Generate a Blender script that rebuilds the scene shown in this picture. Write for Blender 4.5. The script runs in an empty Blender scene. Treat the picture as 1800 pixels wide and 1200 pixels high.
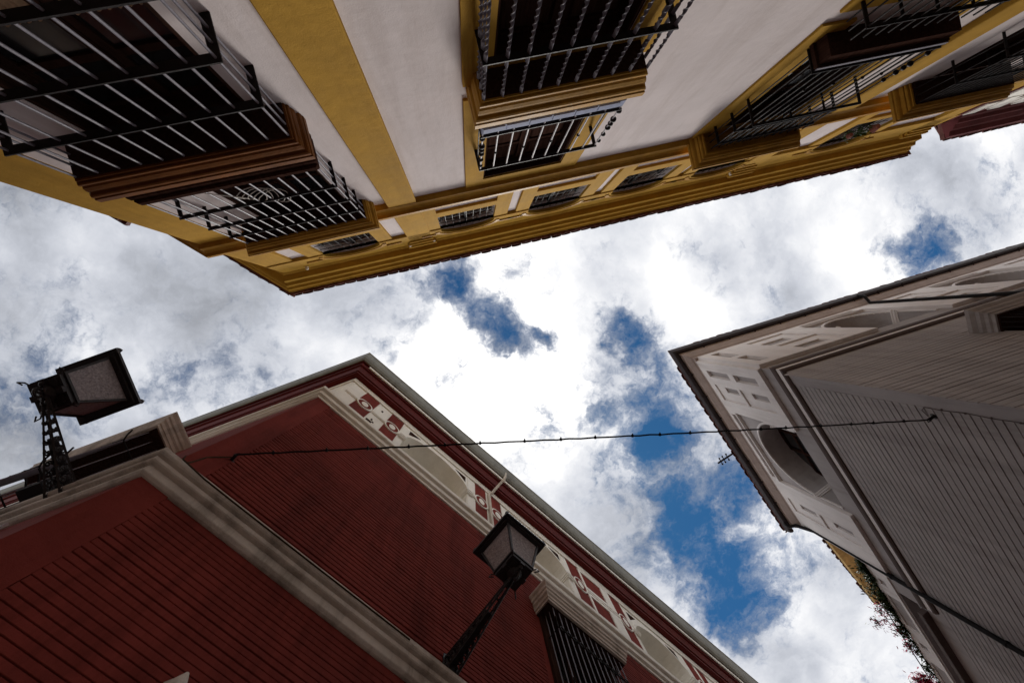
import bpy, bmesh, math, random
from mathutils import Vector, Matrix
random.seed(7)
S = bpy.context.scene
COL = S.collection

# ------------------------------------------------------------------ camera
EYE = 1.6
cam = bpy.data.cameras.new("camera"); co = bpy.data.objects.new("camera", cam); COL.objects.link(co)
cam.sensor_width = 36.0; cam.lens = 15.54; cam.clip_start = 0.02; cam.clip_end = 3000
zc = Vector((-0.09439368, -0.02702451, 0.99516808))       # zenith seen from the camera (right, down, forward)
e1 = Vector((0.99553495, -0.00256238, 0.09435889)); e2 = Vector((0.0, 0.99963149, 0.02714572))
right = Vector((e1[0], e2[0], zc[0])); down = Vector((e1[1], e2[1], zc[1])); fwd = Vector((e1[2], e2[2], zc[2]))
R = Matrix((right, -down, -fwd)).transposed()
co.matrix_world = Matrix.Translation((0, 0, EYE)) @ R.to_4x4()
S.camera = co

# ------------------------------------------------------------------ world
SUN_EL, SUN_AZ = math.radians(68), math.radians(35)
w = bpy.data.worlds.new("World"); S.world = w; w.use_nodes = True
nt = w.node_tree; N = nt.nodes; L = nt.links; N.clear()
def nd(t, **k):
    n = N.new(t)
    for a, b in k.items(): setattr(n, a, b)
    return n
def val(sock, v):
    if isinstance(v, (int, float, tuple)): sock.default_value = v
    else: L.new(v, sock)
def M(op, a, b=None, c=None, clamp=False):
    n = nd('ShaderNodeMath', operation=op); n.use_clamp = clamp
    val(n.inputs[0], a)
    if b is not None: val(n.inputs[1], b)
    if c is not None: val(n.inputs[2], c)
    return n.outputs[0]
def VM(op, a, b=None, sc=None):
    n = nd('ShaderNodeVectorMath', operation=op); val(n.inputs[0], a)
    if b is not None: val(n.inputs[1], b)
    if sc is not None: val(n.inputs[3], sc)
    return n.outputs[1] if op in ('LENGTH', 'DISTANCE') else n.outputs[0]
def SM(x, lo, hi, o0=0.0, o1=1.0):
    n = nd('ShaderNodeMapRange', interpolation_type='SMOOTHSTEP'); val(n.inputs[0], x)
    for i, v in zip((1, 2, 3, 4), (lo, hi, o0, o1)): n.inputs[i].default_value = v
    return n.outputs[0]
def NZ(vec, sc, det=6, rough=0.55, dist=0.0):
    n = nd('ShaderNodeTexNoise'); L.new(vec, n.inputs['Vector']); n.inputs['Scale'].default_value = sc
    n.inputs['Detail'].default_value = det; n.inputs['Roughness'].default_value = rough
    n.inputs['Distortion'].default_value = dist
    return n
tc = nd('ShaderNodeTexCoord'); sep = nd('ShaderNodeSeparateXYZ'); L.new(tc.outputs['Generated'], sep.inputs[0])
zz = M('MAXIMUM', sep.outputs[2], 0.06)
cx = M('DIVIDE', sep.outputs[0], zz); cy = M('DIVIDE', sep.outputs[1], zz)
cmb = nd('ShaderNodeCombineXYZ'); L.new(cx, cmb.inputs[0]); L.new(cy, cmb.inputs[1])
P0 = cmb.outputs[0]                                         # position on a flat cloud deck
warp = NZ(P0, 5.5, 5, 0.62); wv = VM('SUBTRACT', warp.outputs['Color'], (0.5, 0.5, 0.5))
warp2 = NZ(P0, 17.0, 5, 0.6); wv2 = VM('SUBTRACT', warp2.outputs['Color'], (0.5, 0.5, 0.5))
Pw = VM('ADD', VM('ADD', P0, VM('SCALE', wv, sc=0.20)), VM('SCALE', wv2, sc=0.07))
fb = NZ(P0, 6.5, 9, 0.62, 0.25).outputs['Fac']
# gaps in the cloud deck: centre, half lengths, angle, strength
gaps = [(-0.03, -0.10, .075, .045, 15, .95), (0.055, -0.035, .085, .05, 42, 1.0), (0.155, 0.012, .038, .022, 40, .75),
        (0.375, 0.02, .04, .085, -18, 1.05), (0.43, 0.13, .04, .09, -20, .75), (0.44, 0.235, .09, .11, 10, 1.15), (0.31, 0.215, .06, .05, 0, .75),
        (0.37, 0.31, .08, .08, -20, .62), (0.53, 0.47, .10, .18, -22, 1.3), (0.62, 0.62, .13, .12, -25, 1.25), (0.65, 0.37, .09, .10, 0, .9),
        (1.12, -0.20, .09, .07, -20, .8), (1.3, -0.25, .10, .05, -15, .35), (-0.16, 0.03, .04, .055, 10, .45),
        (-0.93, 0.13, .16, .10, 0, .62), (-0.62, 0.12, .15, .06, -8, .55), (-0.40, 0.05, .10, .04, -10, .25), (0.10, -0.135, .03, .05, 0, .40), (0.78, 0.55, .06, .05, 0, .35)]
g = None
for (x, y, a, b, ang, k) in gaps:
    mp = nd('ShaderNodeMapping', vector_type='TEXTURE'); L.new(Pw, mp.inputs['Vector'])
    mp.inputs['Location'].default_value = (x, y, 0); mp.inputs['Rotation'].default_value = (0, 0, math.radians(ang))
    mp.inputs['Scale'].default_value = (a, b, 1)
    ln = VM('LENGTH', mp.outputs[0])
    s = SM(ln, 0.0, 2.05, k, 0.0)
    g = s if g is None else M('MAXIMUM', g, s)
fb2 = NZ(VM('ADD', P0, VM('SCALE', wv, sc=0.35)), 15.0, 8, 0.62, 0.4).outputs['Fac']
tex = M('ADD', M('MULTIPLY', M('SUBTRACT', fb, 0.5), 2.1), M('MULTIPLY', M('SUBTRACT', fb2, 0.5), 1.45))
dens = M('ADD', M('SUBTRACT', 1.02, M('MULTIPLY', g, 1.12)), tex)
cover = SM(dens, -0.32, 1.0)
# cloud brightness: a bright core where the sun stands behind the deck, grey thick parts further out
core = SM(VM('LENGTH', VM('SUBTRACT', Pw, (0.07, 0.10, 0))), 0.05, 0.37, 1.0, 0.0)
core2 = SM(VM('LENGTH', VM('SUBTRACT', Pw, (0.10, -0.19, 0))), 0.02, 0.28, 0.5, 0.0)
core = M('MAXIMUM', core, core2)
soft = NZ(P0, 3.0, 5, 0.5, 0.2).outputs['Fac']; fine = NZ(VM('ADD', P0, VM('SCALE', wv, sc=0.3)), 9.0, 8, 0.62, 0.3).outputs['Fac']
side = SM(sep.outputs[0], -0.7, 0.1, 0.0, 0.17)
bri = M('ADD', M('ADD', M('MULTIPLY', M('SUBTRACT', soft, 0.5), 1.15), M('MULTIPLY', M('SUBTRACT', fine, 0.5), 0.30)), M('ADD', 0.44, side))
bri = M('MAXIMUM', bri, 0.3)
bri = M('MULTIPLY', bri, SM(cover, 0.3, 1.0, 0.66, 1.0))
bri = M('ADD', bri, M('MULTIPLY', M('MULTIPLY', M('MULTIPLY', core, core), SM(dens, .35, 1.45)), 1.25))
bri = M('MULTIPLY', bri, SM(sep.outputs[2], 0.2, 0.62, 2.0, 1.0))  # extra brightness added to the unseen low sky to light the walls
ccol = nd('ShaderNodeMixRGB'); L.new(SM(bri, 0.4, 0.9), ccol.inputs[0])
ccol.inputs[1].default_value = (0.86, 0.90, 1.0, 1); ccol.inputs[2].default_value = (1.0, 0.99, 0.98, 1)
sky = nd('ShaderNodeTexSky', sky_type='NISHITA'); sky.sun_disc = False; sky.sun_elevation = SUN_EL
sky.sun_rotation = SUN_AZ; sky.air_density = 1.0; sky.dust_density = 0.1; sky.ozone_density = 5.0; sky.altitude = 200
tint = nd('ShaderNodeMixRGB', blend_type='MULTIPLY'); tint.inputs[0].default_value = 1.0; L.new(sky.outputs[0], tint.inputs[1]); tint.inputs[2].default_value = (0.36, 0.92, 1.16, 1)
b1 = nd('ShaderNodeBackground'); L.new(tint.outputs[0], b1.inputs[0]); b1.inputs[1].default_value = 0.043
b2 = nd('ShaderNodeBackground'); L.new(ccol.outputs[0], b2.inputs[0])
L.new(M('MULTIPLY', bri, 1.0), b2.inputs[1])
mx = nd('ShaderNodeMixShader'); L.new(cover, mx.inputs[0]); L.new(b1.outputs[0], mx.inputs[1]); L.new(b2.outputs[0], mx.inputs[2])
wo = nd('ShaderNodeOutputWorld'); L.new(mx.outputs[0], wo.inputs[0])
w.cycles.sampling_method = 'MANUAL'; w.cycles.sample_map_resolution = 1024

sl = bpy.data.lights.new("sun", 'SUN'); sl.energy = 2.0; sl.angle = math.radians(12); sl.color = (1, 0.96, 0.9)
so = bpy.data.objects.new("sun", sl); COL.objects.link(so)
sd = Vector((math.sin(SUN_AZ) * math.cos(SUN_EL), math.cos(SUN_AZ) * math.cos(SUN_EL), math.sin(SUN_EL)))
so.rotation_euler = sd.to_track_quat('Z', 'Y').to_euler(); so.location = (0, 0, 30)

S.view_settings.view_transform = 'Standard'; S.view_settings.look = 'None'
S.view_settings.exposure = 0.48; S.view_settings.gamma = 1.0; S.view_settings.use_curve_mapping = False
S.cycles.max_bounces = 6; S.cycles.diffuse_bounces = 4

# ------------------------------------------------------------------ materials
def mat(name, col, rough=0.8, var=0.12, scale=3.0, bump=0.15, bscale=60.0, stain=0.0, metallic=0.0, spec=0.06, streak=False, grain=None, dirt=(0.25, 0.22, 0.2)):
    m = bpy.data.materials.new(name); m.use_nodes = True; t = m.node_tree; n = t.nodes; l = t.links
    p = n['Principled BSDF']; p.inputs['Roughness'].default_value = rough; p.inputs['Metallic'].default_value = metallic
    p.inputs['Specular IOR Level'].default_value = spec
    tx = n.new('ShaderNodeTexCoord'); src = tx.outputs['Object']
    if grain:
        mp = n.new('ShaderNodeMapping'); mp.inputs['Scale'].default_value = grain; l.new(src, mp.inputs[0]); src = mp.outputs[0]
    a = n.new('ShaderNodeTexNoise'); a.inputs['Scale'].default_value = scale; a.inputs['Detail'].default_value = 8; a.inputs['Roughness'].default_value = 0.65
    l.new(src, a.inputs['Vector'])
    r = n.new('ShaderNodeValToRGB'); r.color_ramp.elements[0].position = 0.3; r.color_ramp.elements[1].position = 0.7
    c0 = [max(0, c * (1 - var)) for c in col]; c1 = [min(1, c * (1 + var)) for c in col]
    r.color_ramp.elements[0].color = (*c0, 1); r.color_ramp.elements[1].color = (*c1, 1)
    l.new(a.outputs['Fac'], r.inputs[0]); out = r.outputs[0]
    if stain:
        mp2 = n.new('ShaderNodeMapping'); mp2.inputs['Scale'].default_value = (2.2, 2.2, 0.25); l.new(tx.outputs['Object'], mp2.inputs[0])
        b = n.new('ShaderNodeTexNoise'); b.inputs['Scale'].default_value = 1.6; b.inputs['Detail'].default_value = 9; b.inputs['Roughness'].default_value = 0.7
        l.new(mp2.outputs[0], b.inputs['Vector'])
        mr = n.new('ShaderNodeMapRange'); mr.inputs[1].default_value = 0.47; mr.inputs[2].default_value = 0.74; mr.inputs[4].default_value = stain
        l.new(b.outputs['Fac'], mr.inputs[0])
        mxx = n.new('ShaderNodeMixRGB'); l.new(mr.outputs[0], mxx.inputs[0]); l.new(out, mxx.inputs[1])
        mxx.inputs[2].default_value = (*[c * d for c, d in zip(col, dirt)], 1); out = mxx.outputs[0]
    l.new(out, p.inputs['Base Color'])
    c = n.new('ShaderNodeTexNoise'); c.inputs['Scale'].default_value = bscale; c.inputs['Detail'].default_value = 5
    l.new(tx.outputs['Object'] if not grain else src, c.inputs['Vector'])
    bp = n.new('ShaderNodeBump'); bp.inputs['Strength'].default_value = bump; bp.inputs['Distance'].default_value = 0.02
    c2 = n.new('ShaderNodeTexNoise'); c2.inputs['Scale'].default_value = bscale * 0.11; c2.inputs['Detail'].default_value = 6
    l.new(tx.outputs['Object'] if not grain else src, c2.inputs['Vector'])
    ad = n.new('ShaderNodeMath'); ad.operation = 'MULTIPLY_ADD'; l.new(c2.outputs['Fac'], ad.inputs[0]); ad.inputs[1].default_value = 3.0; l.new(c.outputs['Fac'], ad.inputs[2])
    l.new(ad.outputs[0], bp.inputs['Height']); l.new(bp.outputs[0], p.inputs['Normal'])
    rr = n.new('ShaderNodeMapRange'); rr.inputs[3].default_value = max(0.05, rough - 0.12); rr.inputs[4].default_value = min(1, rough + 0.1)
    l.new(a.outputs['Fac'], rr.inputs[0]); l.new(rr.outputs[0], p.inputs['Roughness'])
    return m
m_cream = mat('cream_stucco', (0.70, 0.63, 0.625), 0.95, 0.07, 1.1, 0.09, 70, 0.6, dirt=(0.72, 0.68, 0.64))
m_ochre = mat('ochre_paint', (0.455, 0.257, 0.040), 0.9, 0.13, 1.3, 0.15, 70, 0.5, dirt=(0.55, 0.5, 0.45))
m_mould = mat('ochre_moulding', (0.45, 0.235, 0.034), 0.55, 0.18, 4, 0.12, 60, 0.4, dirt=(0.4, 0.35, 0.3))
m_wood = mat('dark_wood', (0.042, 0.021, 0.016), 0.85, 0.45, 5, 0.2, 30, spec=0.0, grain=(6, 6, 0.6))
m_hoodwood = mat('brown_hood_paint', (0.17, 0.062, 0.016), 0.5, 0.3, 4, 0.15, 30, 0.4, dirt=(0.4, 0.35, 0.3))
m_iron = mat('black_iron', (0.014, 0.010, 0.010), 0.6, 0.3, 20, 0.2, 120, spec=0.15)
m_bar = mat('skylit_iron', (0.18, 0.165, 0.195), 0.5, 0.15, 20, 0.1, 100, metallic=0.0, spec=0.3)  # sky reflected on the iron bars is put into this lighter base
m_glass = mat('dark_glass', (0.02, 0.022, 0.024), 0.08, 0.2, 2, 0.02, 4, spec=0.8)
m_red = mat('oxblood_paint', (0.20, 0.037, 0.029), 0.9, 0.22, 0.9, 0.25, 110, 0.8, dirt=(0.42, 0.45, 0.48))
m_redtrim = mat('oxblood_trim', (0.115, 0.018, 0.016), 0.5, 0.10, 2, 0.1, 80, 0.3)
m_offwhite = mat('warm_white_paint', (0.88, 0.84, 0.76), 0.7, 0.06, 2, 0.15, 80, 0.25, dirt=(0.6, 0.56, 0.5))
m_stone = mat('weathered_cornice', (0.60, 0.52, 0.46), 0.85, 0.18, 2.5, 0.35, 50, 0.85, dirt=(0.30, 0.28, 0.25))
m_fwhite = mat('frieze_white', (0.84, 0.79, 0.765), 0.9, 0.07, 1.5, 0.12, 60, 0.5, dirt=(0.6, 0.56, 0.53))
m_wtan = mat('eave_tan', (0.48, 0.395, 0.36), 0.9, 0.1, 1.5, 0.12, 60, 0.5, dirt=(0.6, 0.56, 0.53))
m_white = mat('grey_white', (0.43, 0.395, 0.388), 0.9, 0.12, 0.9, 0.12, 70, 0.7, dirt=(0.6, 0.58, 0.56))  # darker base than the frieze of the same house
m_whtrim = mat('dark_taupe_trim', (0.125, 0.095, 0.088), 0.7, 0.1, 2, 0.1, 60, 0.3)
m_gutter = mat('aged_zinc_gutter', (0.17, 0.16, 0.13), 0.5, 0.2, 3, 0.15, 40, 0.5, metallic=0.2)
m_dkgut = mat('dark_gutter', (0.045, 0.034, 0.034), 0.5, 0.25, 3, 0.15, 40, metallic=0.2)
m_pipe = mat('black_downpipe', (0.02, 0.018, 0.018), 0.45, 0.3, 8, 0.1, 40)
m_wpipe = mat('cream_pipe', (0.62, 0.55, 0.46), 0.5, 0.15, 8, 0.1, 40, 0.5)
m_tile = mat('clay_tile', (0.15, 0.065, 0.055), 0.85, 0.35, 6, 0.4, 40, 0.5)
m_slate = mat('blue_slab', (0.26, 0.29, 0.42), 0.7, 0.2, 6, 0.1, 30, 0.3)
m_ochre2 = mat('weathered_ochre_soffit', (0.62, 0.43, 0.19), 0.9, 0.25, 2.0, 0.4, 30, 0.8, dirt=(0.3, 0.3, 0.25))
m_maroon = mat('maroon_paint', (0.13, 0.035, 0.036), 0.75, 0.2, 2, 0.2, 50, 0.4)
m_brick = mat('neighbour_plaster', (0.45, 0.30, 0.15), 0.9, 0.2, 2, 0.3, 40, 0.4)
m_leaf = mat('vine_leaf', (0.045, 0.075, 0.022), 0.6, 0.5, 30, 0.1, 60)
m_stem = mat('vine_stem', (0.06, 0.04, 0.025), 0.9, 0.3, 20, 0.3, 60)
m_flower = mat('magenta_bract', (0.62, 0.035, 0.14), 0.6, 0.3, 30, 0.1, 60)
m_pot = mat('terracotta_pot', (0.25, 0.10, 0.08), 0.8, 0.2, 10, 0.2, 60)
m_pave = mat('stone_paving', (0.07, 0.062, 0.056), 0.85, 0.25, 1.5, 0.4, 25, 0.4)
m_cord = mat('pale_cord', (0.5, 0.46, 0.42), 0.8, 0.1, 30, 0.1, 60)
m_cable = mat('black_cable', (0.012, 0.011, 0.012), 0.6, 0.2, 30, 0.1, 60)
m_frost = mat('frosted_glass', (0.40, 0.34, 0.345), 0.5, 0.5, 45, 0.6, 180, spec=0.3)
m_lampiron = mat('lamp_iron', (0.018, 0.011, 0.012), 0.5, 0.3, 20, 0.3, 120, spec=0.4)
m_pale = mat('pale_metal_strip', (0.80, 0.82, 0.95), 0.4, 0.1, 5, 0.1, 40)

# ------------------------------------------------------------------ mesh helpers
class Fr:
    """wall frame: s along the wall, q out of the wall towards the street, h above eye height"""
    def __init__(s, th, sign, d):
        s.a = Vector((math.cos(th), math.sin(th))); s.n = Vector((-s.a.y, s.a.x)) * sign; s.d = d
    def __call__(s, u, q, h):
        p = s.a * u + s.n * (s.d - q); return (p.x, p.y, h + EYE)
    def xy(s, u, q=0): p = s.a * u + s.n * (s.d - q); return Vector((p.x, p.y))
class MB:
    def __init__(s): s.v = []; s.f = []
    def add(s, v, f):
        o = len(s.v); s.v += [tuple(p) for p in v]; s.f += [tuple(i + o for i in k) for k in f]
    def quad(s, *p): s.add(p, [tuple(range(len(p)))])
    def box(s, F, s0, s1, q0, q1, h0, h1):
        v = [F(a, b, c) for c in (h0, h1) for b in (q0, q1) for a in (s0, s1)]
        s.add(v, [(0, 1, 3, 2), (4, 6, 7, 5), (0, 4, 5, 1), (2, 3, 7, 6), (0, 2, 6, 4), (1, 5, 7, 3)])
    def bevbox(s, F, s0, s1, q0, q1, h0, h1, b):
        # box whose front edges are chamfered
        v = [F(a, q0, c) for c in (h0, h1) for a in (s0, s1)] + [F(a, q1 - b, c) for c in (h0, h1) for a in (s0, s1)] + \
            [F(a, q1, c) for c in (h0 + b, h1 - b) for a in (s0 + b, s1 - b)]
        s.add(v, [(4, 5, 1, 0), (6, 2, 3, 7), (4, 0, 2, 6), (5, 7, 3, 1), (8, 9, 5, 4), (10, 6, 7, 11), (8, 4, 6, 10), (9, 11, 7, 5), (8, 10, 11, 9), (0, 1, 3, 2)])
    def prism(s, F, poly, q0, q1):
        n = len(poly); v = [F(a, q0, b) for a, b in poly] + [F(a, q1, b) for a, b in poly]
        s.add(v, [tuple(range(n)), tuple(range(2 * n - 1, n - 1, -1))] + [(i, (i + 1) % n, n + (i + 1) % n, n + i) for i in range(n)])
    def sweep(s, path, inside, prof, caps=True):
        """path: list of plan points; prof: closed list of (q,h); mitred at the corners"""
        dirs = [(path[i + 1] - path[i]).normalized() for i in range(len(path) - 1)]
        nor = []
        for i, d in enumerate(dirs):
            n = Vector((-d.y, d.x))
            if n.dot(inside - path[i]) > 0: n = -n
            nor.append(n)
        offs = []
        for i in range(len(path)):
            if i == 0: offs.append(nor[0])
            elif i == len(path) - 1: offs.append(nor[-1])
            else:
                b = (nor[i - 1] + nor[i]).normalized(); offs.append(b / b.dot(nor[i]))
        m = len(prof); v = []
        for p, o in zip(path, offs):
            for q, h in prof: x = p + o * q; v.append((x.x, x.y, h + EYE))
        f = []
        for i in range(len(path) - 1):
            for j in range(m):
                k = (j + 1) % m; f.append((i * m + j, i * m + k, (i + 1) * m + k, (i + 1) * m + j))
        if caps: f += [tuple(range(m)), tuple(range((len(path) - 1) * m, len(path) * m))]
        s.add(v, f)
    def tube(s, pts, r, n=8, caps=True, sq=False, r1=None):
        pts = [Vector(p) for p in pts]; v = []; up = Vector((0, 0, 1)); prev = None
        for i, p in enumerate(pts):
            d = (pts[min(i + 1, len(pts) - 1)] - pts[max(i - 1, 0)]).normalized()
            if prev is None:
                x = d.cross(up)
                if x.length < 0.05: x = d.cross(Vector((1, 0.2, 0)))
            else: x = prev - d * prev.dot(d)
            x.normalize(); prev = x; y = d.cross(x)
            rr = r if r1 is None else r + (r1 - r) * i / (len(pts) - 1)
            for k in range(n):
                a = 2 * math.pi * k / n + (math.pi / 4 if sq else 0); v.append(p + (x * math.cos(a) + y * math.sin(a)) * rr)
        f = [(i * n + k, i * n + (k + 1) % n, (i + 1) * n + (k + 1) % n, (i + 1) * n + k) for i in range(len(pts) - 1) for k in range(n)]
        if caps: f += [tuple(range(n)), tuple(range((len(pts) - 1) * n, len(pts) * n))]
        s.add(v, f)
    def lathe(s, c, prof, n=14, ax=Vector((0, 0, 1))):
        c = Vector(c); x = ax.orthogonal().normalized(); y = ax.cross(x); v = []
        for r, t in prof:
            for k in range(n):
                a = 2 * math.pi * k / n; v.append(c + ax * t + (x * math.cos(a) + y * math.sin(a)) * max(r, 1e-4))
        m = len(prof)
        s.add(v, [(i * n + k, i * n + (k + 1) % n, (i + 1) * n + (k + 1) % n, (i + 1) * n + k) for i in range(m - 1) for k in range(n)] +
              [tuple(range(n)), tuple(range((m - 1) * n, m * n))])
    def ball(s, c, r, n=10, ax=Vector((0, 0, 1))):
        s.lathe(c, [(r * math.sin(math.pi * i / 8), -r * math.cos(math.pi * i / 8)) for i in range(9)], n, ax)
    def apart(s, F, name, m, parent=None, smooth=False, gap=.02):
        """every spatially separate piece becomes a part of its own"""
        par = list(range(len(s.v)))
        def fd(i):
            while par[i] != i: par[i] = par[par[i]]; i = par[i]
            return i
        for f in s.f:
            for k in f[1:]: par[fd(k)] = fd(f[0])
        isl = {}
        for i in range(len(s.v)): isl.setdefault(fd(i), []).append(i)
        items = []
        for r, vs in isl.items():
            c = [(s.v[i][0] * F.a.x + s.v[i][1] * F.a.y, s.v[i][0] * F.n.x + s.v[i][1] * F.n.y, s.v[i][2]) for i in vs]
            items.append([[min(x[k] for x in c) - gap for k in range(3)], [max(x[k] for x in c) + gap for k in range(3)], {r}])
        ch = True
        while ch:
            ch = False; out = []
            for it in items:
                for o in out:
                    if all(it[0][k] < o[1][k] and o[0][k] < it[1][k] for k in range(3)):
                        o[0] = [min(a, b) for a, b in zip(o[0], it[0])]; o[1] = [max(a, b) for a, b in zip(o[1], it[1])]; o[2] |= it[2]; ch = True; break
                else: out.append(it)
            items = out
        objs = []
        for it in items:
            idx = {}; mb = MB()
            for f in s.f:
                if fd(f[0]) in it[2]:
                    for i in f:
                        if i not in idx: idx[i] = len(mb.v); mb.v.append(s.v[i])
                    mb.f.append(tuple(idx[i] for i in f))
            objs.append(mb.build(name, m, parent, smooth))
        return objs
    def build(s, name, m, parent=None, smooth=False, recalc=True, bevel=0):
        me = bpy.data.meshes.new(name); me.from_pydata(s.v, [], s.f); me.update()
        bm = bmesh.new(); bm.from_mesh(me)
        if recalc: bmesh.ops.recalc_face_normals(bm, faces=bm.faces)
        if smooth:
            for f in bm.faces: f.smooth = True
        bm.to_mesh(me); bm.free()
        me.materials.append(m); o = bpy.data.objects.new(name, me); COL.objects.link(o)
        if parent:
            o.parent = parent; o.matrix_parent_inverse = parent.matrix_world.inverted()
        if smooth:
            try:
                me.set_sharp_from_angle(angle=math.radians(40))
            except Exception: pass
        return o
def tag(o, label=None, cat=None, group=None, kind=None):
    if label: o['label'] = label
    if cat: o['category'] = cat
    if group: o['group'] = group
    if kind: o['kind'] = kind
    return o
def thing(name, loc, label, cat, group=None):
    o = bpy.data.objects.new(name, None); COL.objects.link(o); o.location = loc
    o.matrix_world = Matrix.Translation(loc); tag(o, label, cat, group); return o

def top_of(hole, s):
    """top height of an opening at position s; hole = (s0,s1,h0,h_spring,rise)"""
    s0, s1, h0, hs, rise = hole
    if not rise: return hs
    c = (s0 + s1) / 2; w_ = (s1 - s0) / 2; t = max(-1, min(1, (s - c) / w_)); return hs + rise * math.sqrt(max(0, 1 - t * t))
def panel(mb, F, s0, s1, h0, h1, q, holes=(), qh=None, qo=None):
    """a wall slab at q with openings; reveals run from q to qh, the outer rim from q to qo"""
    cuts = {s0, s1}
    for ho in holes:
        cuts |= {ho[0], ho[1]}
        if ho[4]:
            c = (ho[0] + ho[1]) / 2; r = (ho[1] - ho[0]) / 2
            for k in range(1, 20): cuts.add(c - r * math.cos(math.pi * k / 20))
    cuts = sorted(c for c in cuts if s0 <= c <= s1)
    for a, b in zip(cuts[:-1], cuts[1:]):
        if b - a < 1e-6: continue
        mid = (a + b) / 2; hs = sorted([ho for ho in holes if ho[0] <= mid <= ho[1]], key=lambda t: t[2])
        la = lb = h0
        for ho in hs:
            if ho[2] > la + 1e-6 or ho[2] > lb + 1e-6: mb.quad(F(a, q, la), F(b, q, lb), F(b, q, ho[2]), F(a, q, ho[2]))
            la, lb = top_of(ho, a), top_of(ho, b)
            if qh is not None: mb.quad(F(a, q, la), F(b, q, lb), F(b, qh, lb), F(a, qh, la))
        if h1 > la + 1e-6 or h1 > lb + 1e-6: mb.quad(F(a, q, la), F(b, q, lb), F(b, q, h1), F(a, q, h1))
    if qh is not None:
        for ho in holes:
            a, b, c, d, r = ho
            if c > h0 + 1e-6: mb.quad(F(a, q, c), F(b, q, c), F(b, qh, c), F(a, qh, c))
            mb.quad(F(a, q, c), F(a, q, d), F(a, qh, d), F(a, qh, c)); mb.quad(F(b, q, c), F(b, q, d), F(b, qh, d), F(b, qh, c))
    if qo is not None:
        mb.quad(F(s0, q, h0), F(s0, q, h1), F(s0, qo, h1), F(s0, qo, h0)); mb.quad(F(s1, q, h0), F(s1, q, h1), F(s1, qo, h1), F(s1, qo, h0))
        mb.quad(F(s0, q, h1), F(s1, q, h1), F(s1, qo, h1), F(s0, qo, h1))
        seg = sorted([(ho[0], ho[1]) for ho in holes if ho[2] <= h0 + 1e-6]); x = s0
        for a, b in seg + [(s1, s1)]:
            if a > x: mb.quad(F(x, q, h0), F(a, q, h0), F(a, qo, h0), F(x, qo, h0))
            x = b
def archpoly(s0, s1, h0, hs, rise, n=20):
    c = (s0 + s1) / 2; r = (s1 - s0) / 2
    return [(s0, h0), (s1, h0)] + [(c + r * math.cos(math.pi * k / n), hs + rise * math.sin(math.pi * k / n)) for k in range(n + 1)]
def archband(mb, F, s0, s1, hs, rise, wd, q0, q1, n=24, legs=None):
    """a raised band following an arch"""
    c = (s0 + s1) / 2; r = (s1 - s0) / 2; pts = []
    for k in range(n + 1):
        t = math.pi * k / n; pts.append(((c - r * math.cos(t), hs + rise * math.sin(t)), (c - (r + wd) * math.cos(t), hs + (rise + wd) * math.sin(t))))
    if legs is not None: pts = [((s0, legs), (s0 - wd, legs))] + pts + [((s1, legs), (s1 + wd, legs))]
    for (i0, o0), (i1, o1) in zip(pts[:-1], pts[1:]):
        mb.prism(F, [i0, i1, o1, o0], q0, q1)

# window cage with flat iron rails and upright bars
def grille(F, s0, s1, q, h0, h1, nb, rails, parent, twisted=False, rw=0.05, side=True, bar_r=0.0105, stubs=False, barmat=None, ext=0.0):
    b = MB(); fr = MB()
    def bar(s, qq, ha, hb):
        if twisted:
            n = int((hb - ha) * 120); v = []; r = 0.0185
            for i in range(n + 1):
                h = ha + (hb - ha) * i / n
                a = 0
                for (x0, x1) in tw:
                    if h > x0: a += (min(h, x1) - x0) * 38.0
                for k in range(4):
                    x, y = ((-.018, -.006), (.018, -.006), (.018, .006), (-.018, .006))[k]; v.append(F(s + x * math.cos(a) - y * math.sin(a), qq + x * math.sin(a) + y * math.cos(a), h))
            b.add(v, [(i * 4 + k, i * 4 + (k + 1) % 4, (i + 1) * 4 + (k + 1) % 4, (i + 1) * 4 + k) for i in range(n) for k in range(4)])
        else:
            b.tube([F(s, qq, ha), F(s, qq, hb)], bar_r, 8)
    rr = sorted(rails); lv = [h0] + rr + [h1]
    tw = [(x + 0.13 + 0.0 * y, y - 0.11) for x, y in zip(lv[:-1], lv[1:])]
    for i in range(nb + 1): bar(s0 + (s1 - s0) * i / nb, q, h0, h1)
    ns = 2
    if side:
        for i in range(1, ns + 1):
            for s in (s0, s1): bar(s, q * i / (ns + 1.0), h0, h1)
    for h in rr:
        fr.box(F, s0 - rw / 2, s1 + rw / 2, q - rw / 2, q + rw / 2, h - 0.008, h + 0.008)
        fr.box(F, s0 - rw / 2, s0 + rw / 2, 0, q - rw / 2, h - 0.007, h + 0.007); fr.box(F, s1 - rw / 2, s1 + rw / 2, 0, q - rw / 2, h - 0.007, h + 0.007)
    if stubs:
        for h in rr:
            for k in range(1, stubs + 1):
                s = s0 + (s1 - s0) * k / (stubs + 1); fr.box(F, s - 0.02, s + 0.02, 0, q - rw / 2, h - 0.006, h + 0.006)
    g1 = b.build('grille_bars', barmat or m_bar, parent, smooth=not twisted); g2 = fr.apart(F, 'grille_rail', m_iron, parent)
    return g1, g2
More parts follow.
